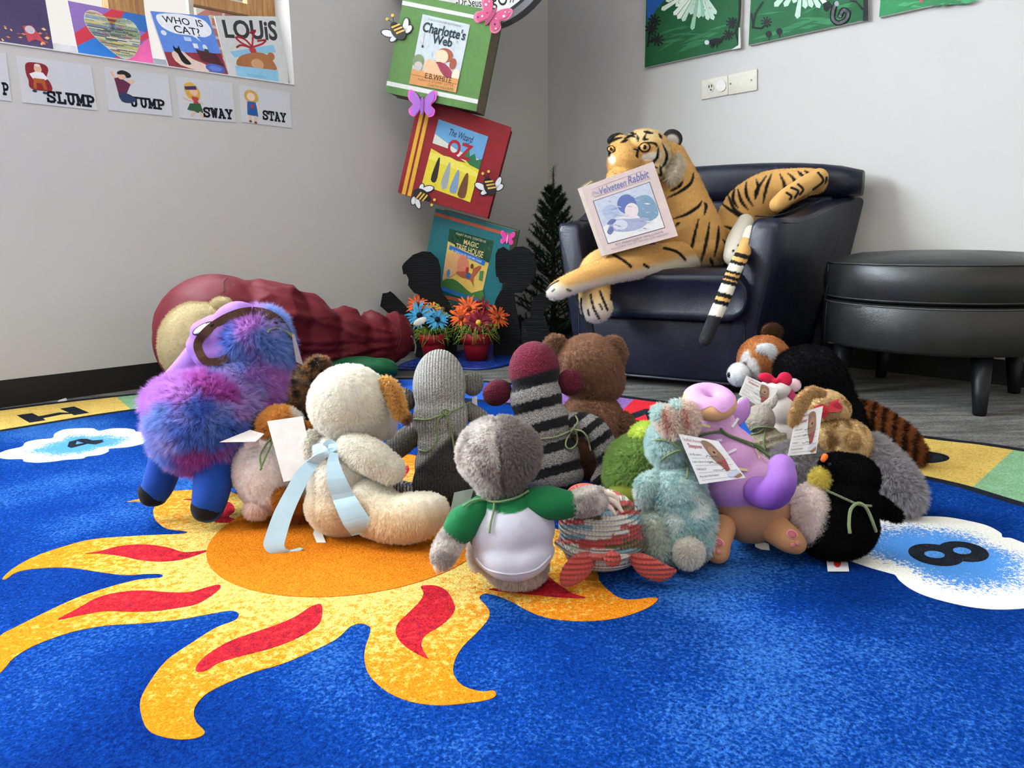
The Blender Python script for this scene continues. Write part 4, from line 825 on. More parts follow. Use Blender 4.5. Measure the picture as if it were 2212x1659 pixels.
# bees and butterflies stuck on the boxes
def critter(name, label, cat, cxy, rot, s, fn, lift=.004, th=.003, depth=0.0, group=None, yaw=.34):
    TN = unit(A([-math.sin(yaw), -math.cos(yaw), 0]))
    o = empty(name, onplane(*cxy, TP+TN*(lift-depth), TN), label, cat, group); r = math.radians(rot); c_, s_ = math.cos(r), math.sin(r)
    def m2(p): return (cxy[0]+s*(p[0]*c_-p[1]*s_), cxy[1]+s*(p[0]*s_+p[1]*c_))
    def piece(nm, pts, col, l=0.0, t_=th, par=o):
        V, F = prism([onplane(*m2(p), TP+TN*(lift+l-depth), TN) for p in pts], -TN*t_); return mesh(nm, V, F, C(col, .45, .4), par, False)
    fn(piece); return o
def bee(p):
    for a0, b0, rx, ry, rr in ((-20, 6, 16, 9, 15), (-8, 17, 11, 7, -40), (18, -12, 8, 17, 10), (24, -3, 8, 12, 40)):
        w = p('wing', ellp(a0, b0, rx, ry, rr), (28, 28, 30), .001); p('wing_face', ellp(a0, b0, rx-2.2, ry-2.2, rr), (232, 232, 236), .0018, .001, w)
    b = p('body', ellp(2, 2, 14, 20, -38), (26, 26, 28), .004, .004); p('head', ellp(-7, -11, 8.5, 8.5), (26, 26, 28), .004, .004)
    for k in (-7, 1, 9): p('stripe', [(-9+k*.62, 6+k*.8-9), (9+k*.62, -7+k*.8-3), (11+k*.6, -4+k*.8-3), (-7+k*.62, 10+k*.8-9)], (222, 178, 70), .005, .001, b)
    for x, y in ((-22, -25), (-10, -33)): p('antenna', strokes([[(-8, -16), (x, y)]], 1.6)[0], (28, 28, 30), .002, .001); p('antenna_ball', ellp(x, y, 3.4, 3.4), (222, 186, 70), .004, .004)
critter('wooden_bee', 'cut-out bee on the left edge of the green box', 'bee', (858, 66), 0, 1.0, bee, yaw=.22, depth=-.07, group='cut-out bees on the boxes')
critter('wooden_bee', 'cut-out bee at the right edge of the red box', 'bee', (1057, 402), 14, .92, bee, yaw=.03, group='cut-out bees on the boxes')
critter('wooden_bee', 'upside-down cut-out bee at the lower left of the red box', 'bee', (911, 421), 152, .88, bee, yaw=.03, group='cut-out bees on the boxes')
def bfly(c1, c2, c3, dots=None):
    def f(p):
        for sgn in (-1, 1):
            p('wing', [(sgn*x, y) for x, y in catmull([(2, 2), (8, -14), (22, -27), (30, -24), (30, -8), (20, 4), (28, 14), (26, 26), (16, 30), (8, 22), (3, 12)], 4)], c2, 0.0, .003)
            w = p('wing_face', [(sgn*x*.88+sgn*1, y*.94) for x, y in catmull([(2, 2), (8, -14), (20, -25), (28, -22), (28, -8), (19, 4), (26, 14), (24, 24), (15, 28), (8, 20), (3, 12)], 4)], c1, .002, .002)
            if dots: 
                for x, y, r in ((18, -16, 1.6), (24, -20, 1.2), (20, -8, 2.6), (14, 14, 2.2), (20, 20, 1.8), (10, 4, 1.4)): p('gem', ellp(sgn*x, y, r, r, n=10), random.choice(dots), .003, .001, w)
        p('body', ellp(0, 6, 4, 20), c3, .005, .004)
    return f
critter('butterfly', 'glittery rose butterfly on the upper right of the green box', 'butterfly', (1064, 30), 33, 1.15, bfly((186, 70, 110), (206, 110, 140), (150, 54, 90), [(236, 214, 224), (96, 40, 120), (240, 230, 240)]), yaw=.22, depth=-.07, group='butterflies on the boxes')
critter('butterfly', 'violet butterfly at the top left of the red box', 'butterfly', (911.5, 222), 2, 1.0, bfly((160, 96, 190), (222, 88, 190), (140, 76, 170)), yaw=.22, depth=-.075, group='butterflies on the boxes')
critter('butterfly', 'small hot pink butterfly on the teal box', 'butterfly', (1096, 513), 8, .5, bfly((226, 62, 160), (236, 90, 180), (240, 160, 210)), yaw=.24, depth=.09, group='butterflies on the boxes')
# ================================================================== black cardboard silhouettes
def cutout(pts, D, label, foot):
    P0 = at(*np.mean(A(pts), 0), D); nn = unit(A([-.15, -1, 0])); P = [onplane(x, y, P0, nn) for x, y in pts]
    zmin = min(p[2] for p in P); P = [p if p[2] > .16 else A([p[0], p[1], max(p[2], .004)]) for p in P]
    V, F = prism(P, -nn*.006); t = NT('black_cardboard'); w = t.n('ShaderNodeTexWave', Scale=45, bands_direction='Z'); t.l(t.obj(), w.inputs['Vector']); t.bump(w.outputs['Fac'], .5, .003)
    o = mesh('silhouette_cutout', V, F, t.set(.8, .25, 0, lin((17, 17, 20))), None, False); return tag(o, label, 'cutout', 'black cardboard silhouettes')
zc = lambda l: z6(l, 800, 430, 4.254)
cutout(zc([(290, 620), (310, 588), (390, 512), (480, 480), (550, 486), (620, 550), (645, 640), (642, 800), (665, 870), (725, 950), (770, 1060), (800, 1500), (420, 1500), (380, 1300), (250, 1120), (90, 985), (112, 866), (150, 862), (182, 848), (212, 872), (340, 1000), (470, 1130), (466, 960), (450, 880), (400, 862), (345, 792), (352, 740), (330, 690), (302, 692)]), 3.20, 'black cardboard silhouette of a short-haired child reading', 0)
cutout(zc([(1150, 510), (1172, 460), (1222, 438), (1280, 476), (1332, 440), (1400, 434), (1462, 460), (1512, 530), (1530, 620), (1510, 720), (1455, 800), (1390, 862), (1322, 862), (1340, 1000), (1366, 1136), (1420, 1500), (1130, 1500), (1132, 1010), (1150, 930), (1192, 850), (1252, 792), (1240, 770), (1215, 776), (1190, 766), (1172, 716), (1156, 714), (1148, 620)]), 3.18, 'black cardboard silhouette of a girl with pigtails', 0)
cutout(zc([(1472, 1080), (1470, 980), (1500, 905), (1550, 870), (1610, 862), (1655, 890), (1672, 912), (1660, 950), (1682, 962), (1640, 990), (1610, 1010), (1592, 1060), (1622, 1130), (1650, 1230), (1665, 1520), (1400, 1520), (1385, 1130)]), 3.12, 'small black cardboard silhouette facing the armchair', 0)
# ================================================================== blue plastic sheet, flower pots
t = NT('blue_plastic'); t.bump(t.noise(14, detail=4), .6, .03); M_PLAST = t.set(.25, .5, 0, lin((22, 52, 132)))
g0 = [(860, 800), (960, 797), (1040, 800), (1100, 790), (1160, 768), (1150, 750), (1080, 748), (965, 766), (890, 781)]; P = catmull([fl(x, y)[:2] for x, y in g0], 6); c = P.mean(0); n_ = len(P); V, F = [], []
for kk in (1, .94, .85, .7, .5, .25): V += [A([*(c+(p-c)*kk), .004+(.014*abs(noise.noise(Vector((p[0]*9*kk, p[1]*9, kk*3)))) if kk > .8 and kk < 1 else .004)]) for p in P]
F = [(i*n_+j, i*n_+(j+1) % n_, (i+1)*n_+(j+1) % n_, (i+1)*n_+j) for i in range(5) for j in range(n_)]+[tuple(5*n_+j for j in range(n_))]
V += [A([*p, .001]) for p in P]; m_ = 6*n_; F += [(j, m_+j, m_+(j+1) % n_, (j+1) % n_) for j in range(n_)]+[tuple(m_+j for j in range(n_))[::-1]]
tag(mesh('plastic_sheet', V, F, M_PLAST), 'crumpled blue plastic sheet under the flower pots', 'sheet')
M_MOSS = plush('moss', 90, .5, .3); M_SOFT = plush('velour', 200, .10, .12, 900, .9, .06, hairvar=0)
def flower(parent, x, y, D, r, col, ctr, npet=18, tilt=(0, 0)):
    c = at(x, y, D); ax = unit(-FW+RT*tilt[0]+UP*tilt[1]); u = unit(np.cross(ax, A([0, 0, 1.]))); w = np.cross(ax, u); parts = []; R = r*D/FPX
    for i in range(npet):
        a = 2*math.pi*i/npet+random.uniform(-.12, .12); L = R*random.uniform(.78, 1.1); d = u*math.cos(a)+w*math.sin(a); e = -u*math.sin(a)+w*math.cos(a); h = random.uniform(-.1, .35)*R; wd = R*.09
        pts = [c+d*R*.12-e*wd*.5, c+d*R*.12+e*wd*.5, c+d*L*.6+e*wd+ax*h*.8, c+d*L+ax*h*.4+e*wd*.3, c+d*L+ax*h*.4-e*wd*.3, c+d*L*.6-e*wd+ax*h*.8]
        parts.append((A(pts+[p-ax*.001 for p in pts]), [(0, 1, 2, 5), (5, 2, 3, 4), (7, 6, 11, 8), (8, 11, 10, 9), (0, 6, 7, 1), (1, 7, 8, 2), (2, 8, 9, 3), (3, 9, 10, 4), (4, 10, 11, 5), (5, 11, 6, 0)]))
    V, F = merge(parts); o = mesh('flower', V, F, C(col, .7, .2, .25), parent, False)
    V, F = prim_mesh([E(x, y, r*.2, r*.2, -6)]); mesh('flower_center', V*D+CAM, F, C(ctr), o); 
    V, F = tube([c, c*.5+A([*origin_of(parent)[:2], .1])*.5, A([*origin_of(parent)[:2], .08])], .002, 5); mesh('stem', V, F, C((70, 110, 50)), o)
def pot(x0, x1, yt, yb, label, flowers, seed):
    random.seed(seed); g_ = fl((x0+x1)/2, yb-3, .01); D = float((g_-CAM)@FW); sR = D/FPX; r = (x1-x0)/2*sR; H = (yb-yt)*sR*1.02
    o = empty('flower_pot', g_, label, 'plant', 'pots of artificial flowers'); V, F = lathe([(r*.68, 0), (r*.88, H*.62), (r*.88, H*.63), (r, H*.64), (r, H), (r*.92, H), (r*.9, H*.7)], g_, 36); mesh('pot', V, F, C((150, 24, 34), .5), o)
    V, F = merge([tube([g_+A([0, 0, H*.9]), g_+A([r*1.3*math.cos(a)*random.uniform(.5, 1), r*1.3*math.sin(a)*random.uniform(.5, 1), H*random.uniform(.8, 1.35)]), g_+A([r*1.5*math.cos(a), r*1.5*math.sin(a), H*random.uniform(.55, 1.4)])], [.003, .002, .0008], 4) for a in np.linspace(0, 6.28, 90)])
    k = mesh('greenery', V, F, C((124, 150, 66), .8, .1, .35), o); k['kind'] = 'stuff'
    for fx, fy, dd, r_, col, ctr, npt, tl in flowers: flower(o, fx, fy, D+dd, r_, col, ctr, npt, tl)
    return o
OR, BL, CR = (226, 96, 44), (70, 156, 200), (128, 28, 44)
pot(907, 967, 724, 778, 'red pot of blue and orange artificial flowers beside the bean bag', [(901, 657, .03, 27, OR, (120, 60, 30), 18, (-.2, .5)), (957, 668, .02, 26, (160, 160, 60), (110, 90, 30), 16, (.3, .5)), (934, 668, .01, 28, (232, 140, 40), (120, 60, 30), 18, (0, .6)), (906, 681, -.03, 33, BL, (20, 24, 40), 20, (-.3, .3)), (945, 690, -.06, 30, BL, (20, 24, 40), 20, (.15, .25))], 3)
pot(996, 1064, 722, 779, 'red pot of orange and crimson artificial flowers before the teal box', [(1044, 666, .03, 26, CR, (90, 20, 30), 18, (.2, .5)), (1012, 666, .0, 32, OR, (140, 60, 30), 22, (0, .5)), (996, 686, -.03, 30, OR, (140, 60, 30), 20, (-.4, .2)), (1075, 684, -.02, 28, OR, (140, 60, 30), 20, (.5, .2)), (1034, 697, -.06, 32, CR, (222, 176, 60), 22, (.05, .15))], 4)
V, F = prim_mesh([E(907, 695, 16, 8, 0, 3, -28)]); tag(mesh('paper_leaf', V*2.93+CAM, F, C((222, 216, 206))), 'white leaf-shaped ornament tucked among the blue flowers', 'ornament')
# ================================================================== artificial pine tree
tb = A([.205, 3.53, 0]); tree = empty('pine_tree', tb, 'small artificial green pine tree in the corner behind the armchair', 'tree'); random.seed(11)
V, F = tube([tb, tb+A([0, 0, .4]), tb+A([-.0, 0, .82])], [.016, .01, .003], 8); mesh('trunk', V, F, C((60, 44, 32)), tree)
V, F = lathe([(.09, 0), (.10, .02), (.05, .06), (.02, .07)], tb, 20); mesh('stand', V, F, C((30, 44, 34)), tree)
t = NT('pine_needle'); M_NEED = t.set(.6, .2, 0, t.ramp(t.noise(40), [(0.3, lin((18, 34, 24))), (0.7, lin((48, 72, 46)))]))
def twigmesh(p0, d, L, nn, nl):
    parts = [tube([p0, p0+d*L*.5+A([0, 0, L*.02]), p0+d*L+A([0, 0, L*.10])], [.003, .0025, .0012], 5)]
    V, F = [], []
    for i in range(nn):
        f = random.uniform(.1, 1.0); b = p0+d*L*f+A([0, 0, L*.10*f*f]); v = unit(A([random.gauss(0, 1), random.gauss(0, 1), random.gauss(0, 1)])+d*.9); e = unit(np.cross(v, A([.3, .5, .8])))*.0014; k = len(V); l = nl*random.uniform(.7, 1.2)
        V += [b-e, b+e, b+v*l]; F.append((k, k+1, k+2))
    return merge(parts+[(A(V), F)])
for i in range(70):
    f = i/69; z = .06+.70*f; R = .185*(1-f)**.75+.035; a = i*2.399; d = unit(A([math.cos(a), math.sin(a), .3+.6*f])); b0 = tb+A([0, 0, z-.03]); tw = [twigmesh(b0, d, R, 120, .02)]
    for k in (.35, .6, .8):
        for sg in (-1, 1):
            d2 = unit(d+sg*.9*unit(np.cross(d, A([0, 0, 1.])))+A([0, 0, .25])); tw.append(twigmesh(b0+d*R*k+A([0, 0, R*.1*k*k]), d2, R*.42, 55, .018))
    V, F = merge(tw); mesh('branch', V, F, M_NEED, tree, False)
V, F = twigmesh(tb+A([0, 0, .74]), A([0, 0, 1.]), .10, 80, .024); mesh('branch', V, F, M_NEED, tree, False)
# ================================================================== soft toys, bean bags and the tiger
def mk_leath(name, c):
    t = NT(name); l = lin(c); t.bump(t.noise(10, detail=4), .25, .02); return t.set(.58, .25, .0, t.ramp(t.noise(6, detail=4), [(0.3, tuple(v*.85 for v in l)), (0.7, tuple(v*1.1 for v in l))]))
M_FUR = plush('plush_fur', 70, .10, 0, hairvar=.18); M_FURB = plush('plush_fur_mottled', 160, .38, 0, hairvar=.35)
M_KNIT = plush('sock_knit', 200, .1, .8, 420, .95, .06, marl=(1000, .4, 1.35, (1, 1, .6)), hairvar=0, rib=58); M_TERRY = plush('terry_knit', 220, .3, 1.0, 330, .95, .06, marl=(650, .45, 1.35), hairvar=0)
M_WOOL = plush('woolly_pile', 90, .35, 1.0, 130, .95, .08, hairvar=.3)
M_VELB = plush('tiger_velour', 260, .14, .4, 600, .9, .05, hairvar=0)
W_, K_ = (255, 251, 240), (16, 16, 20)
# ---- red and green bean bags
M_RB = mk_leath('red_vinyl', (98, 18, 30)); M_GB = mk_leath('green_vinyl', (16, 80, 48))
def folds(W, px):
    d = px-A([915., 735.]); a = np.arctan2(d[:, 1], -d[:, 0]); r = np.hypot(*d.T); k = sstep(20, 120, r)*(1-sstep(300, 470, r)); nz = A([noise.noise(Vector((w[0]*5, w[1]*5, w[2]*5))) for w in W]); n2 = A([noise.noise(Vector((w[0]*3+5, w[1]*3, w[2]*3))) for w in W])
    f = A([1-2*abs(noise.noise(Vector((x*3.3, q*.0035, 1.7)))) for x, q in zip(a, r)]); g = A([1-2*abs(noise.noise(Vector((x*10, q*.006, 8.1)))) for x, q in zip(a, r)])
    return k*(.018*np.maximum(f, 0)**3+.014*np.maximum(g, 0)**3-.006)+.010*n2
tb_ = Toy('bean_bag', 'large slumped red vinyl bean bag against the window wall', 'bean bag', z0=.0135)
tb_.p('bag', [E(470, 712, 133, 122, -10, 120), E(410, 735, 74, 95, -40, 80), E(560, 712, 118, 112, 30, 115), E(650, 728, 95, 100, 110, 105), E(735, 735, 80, 82, 190, 90), E(800, 740, 70, 75, 250, 80), E(855, 728, 46, 62, 290, 70), E(560, 790, 180, 50, 90, 90)], (118, 26, 38), mat=M_RB, vox=.009, sm=8, disp=folds)
tg_ = Toy('bean_bag', 'flat green vinyl bean bag squashed under the red one', 'bean bag', z0=.0135)
tg_.p('bag', [E(775, 799, 84, 29, 0, 60), E(700, 803, 84, 29, -10, 60), E(826, 798, 34, 26, 5, 40)], (20, 92, 58), mat=M_GB, vox=.008, sm=6, disp=lambda W, px: .004*A([noise.noise(Vector(w)*14) for w in W]))
# ---- tan teddy
t1 = Toy('plush_bear', 'tan plush bear seen from behind at the bean bag', 'toy')
tan = (210, 194, 154); t1.p('head', [E(425, 742, 72, 88, 0, 75), E(435, 700, 55, 45, 0, 50)], tan, mat=M_FUR, fur=(5000, .012, 10), vox=.009); t1.p('body', [E(450, 845, 66, 45, 0, 60)], tan, mat=M_FUR, fur=(2500, .012, 8), vox=.009)
t1.p('ear', [E(478, 662, 25, 21, 0, 12)], tan, mat=M_FUR, fur=(900, .009, 8), vox=.007)
# ---- tie-dye pony
t2 = Toy('plush_pony', 'shaggy tie-dye purple and blue plush pony with brown bridle', 'toy')
dye = [pn(8, -.02, (206, 184, 240), .25, 1), pn(8, .14, (216, 156, 230), .2, 2), pn(9, .16, (110, 150, 232), .18, 3), pn(11, .38, (196, 100, 190), .14, 4)]
dyeb = (150, 180, 240)
t2.p('body', [E(440, 905, 100, 98, 0, 100), E(400, 900, 62, 85, -10, 70), E(492, 888, 84, 88, 40, 86), E(545, 815, 56, 70, 70, 64), E(574, 750, 48, 58, 80, 58), E(545, 722, 44, 32, 50, 48), E(512, 738, 24, 22, 30, 30), E(568, 694, 42, 26, 80, 42)], dyeb, dye, M_FUR, (12000, .021, 14, .5, .42), .008)
t2.p('tail', [T([(400, 838, 26), (365, 848, 27), (340, 862, 20), (325, 870, 12)])], (110, 104, 214), dye[:2], M_FUR, (2500, .02, 10, .4, .4), .007); t2.p('tail_tip', [T([(330, 878, 11), (318, 892, 6)])], (130, 100, 170), mat=M_SOFT, vox=.004)
lav = (160, 118, 200); fold = lambda W, px: .0045*np.sin(W[:, 0]*90+W[:, 2]*60+3*A([noise.noise(Vector(w)*14) for w in W]))
t2.p('head', [E(495, 702, 68, 42, 55, 48, -28), E(452, 738, 48, 46, 40, 48), E(470, 765, 50, 38, 40, 46), E(522, 682, 34, 26, 70, 26)], lav, mat=M_SOFT, vox=.006, disp=fold)
t2.p('muzzle', [T([(432, 770, 36, 60), (398, 800, 28, 50), (368, 822, 20, 40), (352, 838, 12, 35)])], lav, mat=M_SOFT, vox=.005)
for pts, cut_ in (([(368, 965, 38, 20), (345, 1040, 34, 0), (333, 1064, 31, 0)], 0), ([(470, 985, 44, -20), (455, 1070, 37, -50), (449, 1096, 33, -52)], 0)):
    x, y, r, d = pts[-1]; t2.p('leg', [T(pts)], (26, 66, 150), mat=M_SOFT, vox=.006); t2.p('hoof', [E(x, y-2, r+2, 30, d, r+2), E(x-1, y+12, r-3, 19, d, r-2)], (22, 22, 26), mat=M_SOFT, vox=.006)
for pts in ([(540, 985, 30, 130), (545, 1050, 28, 130)], [(500, 960, 30, 170), (500, 1030, 28, 170)]): t2.p('leg', [T(pts)], (26, 66, 150), mat=M_SOFT, vox=.006)
# ---- dark speckled toy
t3 = Toy('plush_cat', 'dark brown speckled shaggy plush animal behind the calico one', 'toy')
sp_ = [pn(60, .1, (58, 46, 38), .2, 1), pn(70, .2, (170, 124, 84), .15, 5)]
t3.p('body', [E(632, 870, 66, 62, 0, 60), E(655, 835, 50, 42, 0, 45), E(600, 905, 42, 45, 0, 40), E(640, 960, 60, 60, 20, 60)], (136, 112, 92), sp_, M_FURB, (6000, .014, 10, .6, .45), .007); t3.p('ear', [E(684, 803, 24, 32, -10, 18, 15), E(694, 790, 14, 20, -10, 12)], (150, 128, 108), sp_, M_FURB, (1800, .012, 9, .6, .45), .006)
# ---- calico
t4 = Toy('plush_guinea_pig', 'white and orange plush animal with a blank paper card on its back', 'toy')
org, pk = (232, 172, 96), (255, 246, 242)
t4.p('body', [E(592, 1012, 84, 84, 0, 80), E(600, 1050, 80, 52, 0, 70), E(650, 1060, 44, 58, 10, 60)], pk, [pe(640, 1110, 50, 40, org)], M_FUR, (9000, .0055, 14, .4, .30), .007); t4.p('head', [E(606, 920, 42, 40, -10, 44)], org, [pe(646, 888, 22, 22, (246, 240, 230)), pe(605, 955, 30, 14, (176, 110, 48))], M_FUR, (3500, .011, 10, .4, .36), .006)
t4.p('ear', [E(555, 916, 14, 14, -10, 8)], (132, 96, 62), mat=M_FUR, fur=(400, .006, 8), vox=.004); t4.p('ear', [E(664, 922, 14, 12, 0, 8)], org, mat=M_FUR, fur=(400, .007, 8), vox=.004)
t4.p('tail', [E(613, 1078, 16, 22, -70, 18)], (186, 120, 50), mat=M_FUR, fur=(900, .010, 8), vox=.005); t4.p('foot', [E(556, 1096, 24, 19, -40, 24)], (244, 222, 214), mat=M_FUR, fur=(900, .008, 8), vox=.005); t4.p('foot', [E(640, 1112, 28, 15, -10, 20)], (196, 120, 60), mat=M_FUR, fur=(900, .008, 8), vox=.005)
# ---- cream puppy
t5 = Toy('plush_puppy', 'cream plush puppy with brown ear and pale blue ribbon', 'toy')
F5 = lambda n: (int(n*1.4), .0055, 15, .4, .28); gr = [pe(720, 1150, 90, 70, (250, 232, 204), 0, .9), pe(850, 1160, 150, 60, (252, 232, 200), 0, .9)]  # warm bounce light off the rug, painted into the lower fur
t5.p('head', [E(755, 870, 87, 84, 30, 84), E(808, 915, 38, 38, 60, 44)], W_, mat=M_FUR, fur=F5(7000), vox=.007); t5.p('body', [E(742, 1040, 74, 88, 30, 78), E(740, 1090, 78, 62, 25, 78), E(725, 985, 52, 50, 30, 60)], W_, gr, M_FUR, F5(6500), .007)
t5.p('arm', [E(674, 962, 22, 34, 20, 26)], W_, mat=M_FUR, fur=F5(1500), vox=.006); t5.p('arm', [T([(762, 965, 32, -20), (800, 985, 35, -35), (842, 1012, 29, -40)])], W_, mat=M_FUR, fur=F5(3000), vox=.006)
t5.p('leg', [T([(790, 1085, 60, 0), (845, 1118, 48, -40), (900, 1113, 48, -50), (932, 1100, 34, -50)])], W_, gr, M_FUR, F5(5000), .007)
t5.p('muzzle', [E(838, 922, 18, 26, 70, 30)], (226, 226, 228), mat=M_FUR, fur=(800, .004, 8), vox=.005)
t5.p('ear', [T([(832, 824, 12, 10), (848, 842, 15, 0), (858, 868, 14, -8), (866, 892, 12, -10), (882, 905, 8, -10)], .5)], (240, 196, 124), [pcut((842, 930), (900, 880), (132, 94, 62), 6)], M_FUR, (2600, .008, 11, .5, .34), .005)
# ---- grey sock monkey
t6 = Toy('sock_monkey', 'light grey knitted sock monkey with green yarn bow', 'toy')
gy, dk = (170, 168, 162), (58, 56, 56)
t6.p('body', [E(949, 835, 58, 82, 0, 58), E(952, 900, 60, 70, 0, 58), E(956, 960, 55, 60, 0, 54), E(957, 1005, 62, 60, 0, 60), E(958, 1045, 68, 62, 0, 64)], gy, [lambda W, px: (sstep(-10, 10, (px[:, 1]-935)-.95*np.abs(px[:, 0]-982))*(1-0*px[:, 0]), A(dk))], M_KNIT, vox=.005)
t6.p('ear', [E(877, 862, 21, 27, 10, 15, -25)], (96, 94, 92), mat=M_KNIT, vox=.004); t6.p('ear', [E(1022, 830, 24, 27, 10, 15, 20)], (110, 108, 104), mat=M_KNIT, vox=.004)
t6.p('arm', [T([(912, 925, 24, 20), (870, 955, 28, 30), (838, 985, 24, 30), (820, 1010, 20, 30)])], (124, 120, 112), mat=M_KNIT, vox=.005); t6.p('arm', [T([(1008, 885, 20, 30), (1040, 905, 20, 40), (1062, 930, 18, 50)])], (136, 132, 124), mat=M_KNIT, vox=.005)
t6.p('leg', [T([(905, 1066, 26, 20), (874, 1056, 17, 40), (850, 1040, 14, 60)])], (92, 90, 94), [lambda W, px: ((np.sin(px[:, 0]*.9) > .2).astype(float), A((214, 212, 216)))], M_KNIT, vox=.004); t6.p('leg', [T([(1000, 1075, 28, -20), (1040, 1080, 24, 10)])], dk, mat=M_KNIT, vox=.005)
# ---- striped sock monkey
t7 = Toy('sock_monkey', 'black and grey striped sock monkey with maroon cap and ears', 'toy')
mar = (104, 28, 50)
def stripes(W, px):
    s_ = px[:, 1]+.27*(px[:, 0]-1155); ph = ((s_-814)/51.0) % 1.0; m = np.where(s_ < 828, 0, ((ph > .42) & (ph < .98)).astype(float)); return m, A((142, 140, 138))
capm = lambda W, px: (1-sstep(805, 812, px[:, 1]+.27*(px[:, 0]-1155)), A(mar))
t7.p('body', [E(1154, 800, 56, 64, 0, 56), E(1158, 860, 57, 62, 0, 56), E(1172, 920, 64, 66, 0, 60), E(1188, 990, 66, 70, 0, 62), E(1194, 1024, 68, 44, 0, 62)], (26, 26, 30), [stripes, capm], M_TERRY, vox=.004, sm=4)
t7.p('ear', [E(1074, 848, 34, 29, 10, 22, -28)], (88, 24, 42), mat=M_TERRY, vox=.004); t7.p('ear', [E(1232, 826, 30, 30, 10, 22, 20)], (88, 24, 42), mat=M_TERRY, vox=.004)
st2 = lambda W, px: ((((px[:, 1]*.8+px[:, 0]*.6)/34 % 1) > .5).astype(float), A((142, 140, 138)))
t7.p('arm', [T([(1240, 915, 26, -10), (1280, 925, 28, -20), (1306, 965, 27, -20), (1310, 1010, 22, -20), (1292, 1042, 18, -20)])], (26, 26, 30), [st2], M_TERRY, vox=.004, sm=4)
# ---- brown bear
t8 = Toy('plush_bear', 'chocolate brown plush bear facing the armchair', 'toy')
br = (164, 126, 102); F8 = lambda n: (int(n*1.3), .0065, 11, .6, .40)
t8.p('head', [E(1272, 793, 72, 70, 0, 70), E(1285, 820, 62, 55, 0, 60)], br, mat=M_FURB, fur=F8(6000), vox=.007); t8.p('ear', [E(1200, 748, 26, 26, 0, 14)], br, mat=M_FURB, fur=F8(1300), vox=.006); t8.p('ear', [E(1326, 760, 26, 36, -10, 16, -12)], br, mat=M_FURB, fur=F8(1500), vox=.006)
t8.p('body', [E(1278, 925, 72, 80, 0, 70), E(1265, 965, 66, 62, 0, 66)], br, mat=M_FURB, fur=F8(6500), vox=.007); t8.p('arm', [E(1348, 930, 27, 42, -20, 28, -12)], (150, 114, 92), mat=M_FURB, fur=F8(1800), vox=.006)
# ---- sloth in raglan shirt
t9 = Toy('plush_sloth', 'grey plush sloth in a green and white raglan shirt', 'toy')
sg = (238, 232, 226); ds = [pcut((1079, 1060), (1079, 900), (164, 156, 152), 4), pn(40, .2, (200, 192, 186), .2, 1)]; F9 = lambda n: (int(n*1.3), .0062, 12, .5, .33)
shg, shw = (22, 100, 56), (186, 184, 194); M_TEE = plush('tee_jersey', 300, .05, .15, 900, .85, .05, hairvar=0)
sh = lambda W, px: .0034*np.sin(W[:, 0]*55+W[:, 2]*45+2*A([noise.noise(Vector(w)*9) for w in W]))
t9.p('head', [E(1078, 977, 88, 78, 0, 80), E(1082, 1045, 50, 34, 0, 46)], sg, ds[::-1], M_FURB, F9(8000), .005, disp=lambda W, px: -.009*np.exp(-((px[:, 0]-1079-.12*(px[:, 1]-980))/5)**2))
t9.p('body', [E(1116, 1222, 66, 44, 6, 56), E(1040, 1192, 26, 38, 10, 34)], (224, 214, 204), ds[1:], M_FURB, F9(4500), .006)
t9.p('shirt', [E(1108, 1150, 92, 82, 0, 74), E(1100, 1095, 76, 40, 5, 56), T([(1040, 1196, 26, 0), (1075, 1212, 34, -38), (1115, 1214, 36, -42), (1155, 1206, 34, -36), (1180, 1190, 24, 0)])], shw, [lambda W, px: (1-sstep(-3, 3, np.minimum(np.minimum(px[:, 1]-(1091+.0*px[:, 0]), (px[:, 0]-1012-.62*(px[:, 1]-1090)*-0.15)), 1e9)-0), A(shg)), pcut((1039, 1085), (1017, 1180), shg, 1.5), pe(1095, 1068, 62, 42, shg, 0, .04)], M_TEE, vox=.004, sm=6, disp=sh)
t9.p('sleeve', [T([(1040, 1098, 34, -5), (1010, 1122, 34, -25), (984, 1148, 31, -40)])], shg, mat=M_TEE, vox=.004, disp=sh); t9.p('sleeve', [T([(1150, 1090, 34, -10), (1195, 1086, 33, -25), (1236, 1087, 31, -30)])], shg, mat=M_TEE, vox=.004, disp=sh)
t9.p('arm', [T([(978, 1160, 27, -40), (962, 1188, 27, -45), (956, 1206, 22, -50)])], sg, ds[1:], M_FURB, (2400, .004, 11, .5, .33), .005); t9.p('arm', [T([(1250, 1085, 27, -30), (1276, 1080, 29, -38), (1292, 1076, 24, -40)])], sg, ds[1:], M_FURB, (2400, .004, 11, .5, .33), .005)
cw = (222, 204, 184); t9.p('claw', [T([(948, 1212, 9, -60), (944, 1226, 8, -60), (947, 1238, 4, -60)])], (226, 196, 172), mat=M_SOFT, vox=.0025, sm=3)
for a_, b_, c_ in (((1302, 1064, 8), (1325, 1070, 7), (1337, 1088, 4)), ((1304, 1074, 8), (1328, 1084, 7), (1344, 1106, 4)), ((1300, 1086, 8), (1318, 1096, 6), (1330, 1112, 4))): t9.p('claw', [T([(*q, -48) for q in (a_, b_, c_)])], cw, mat=M_SOFT, vox=.0025, sm=3)
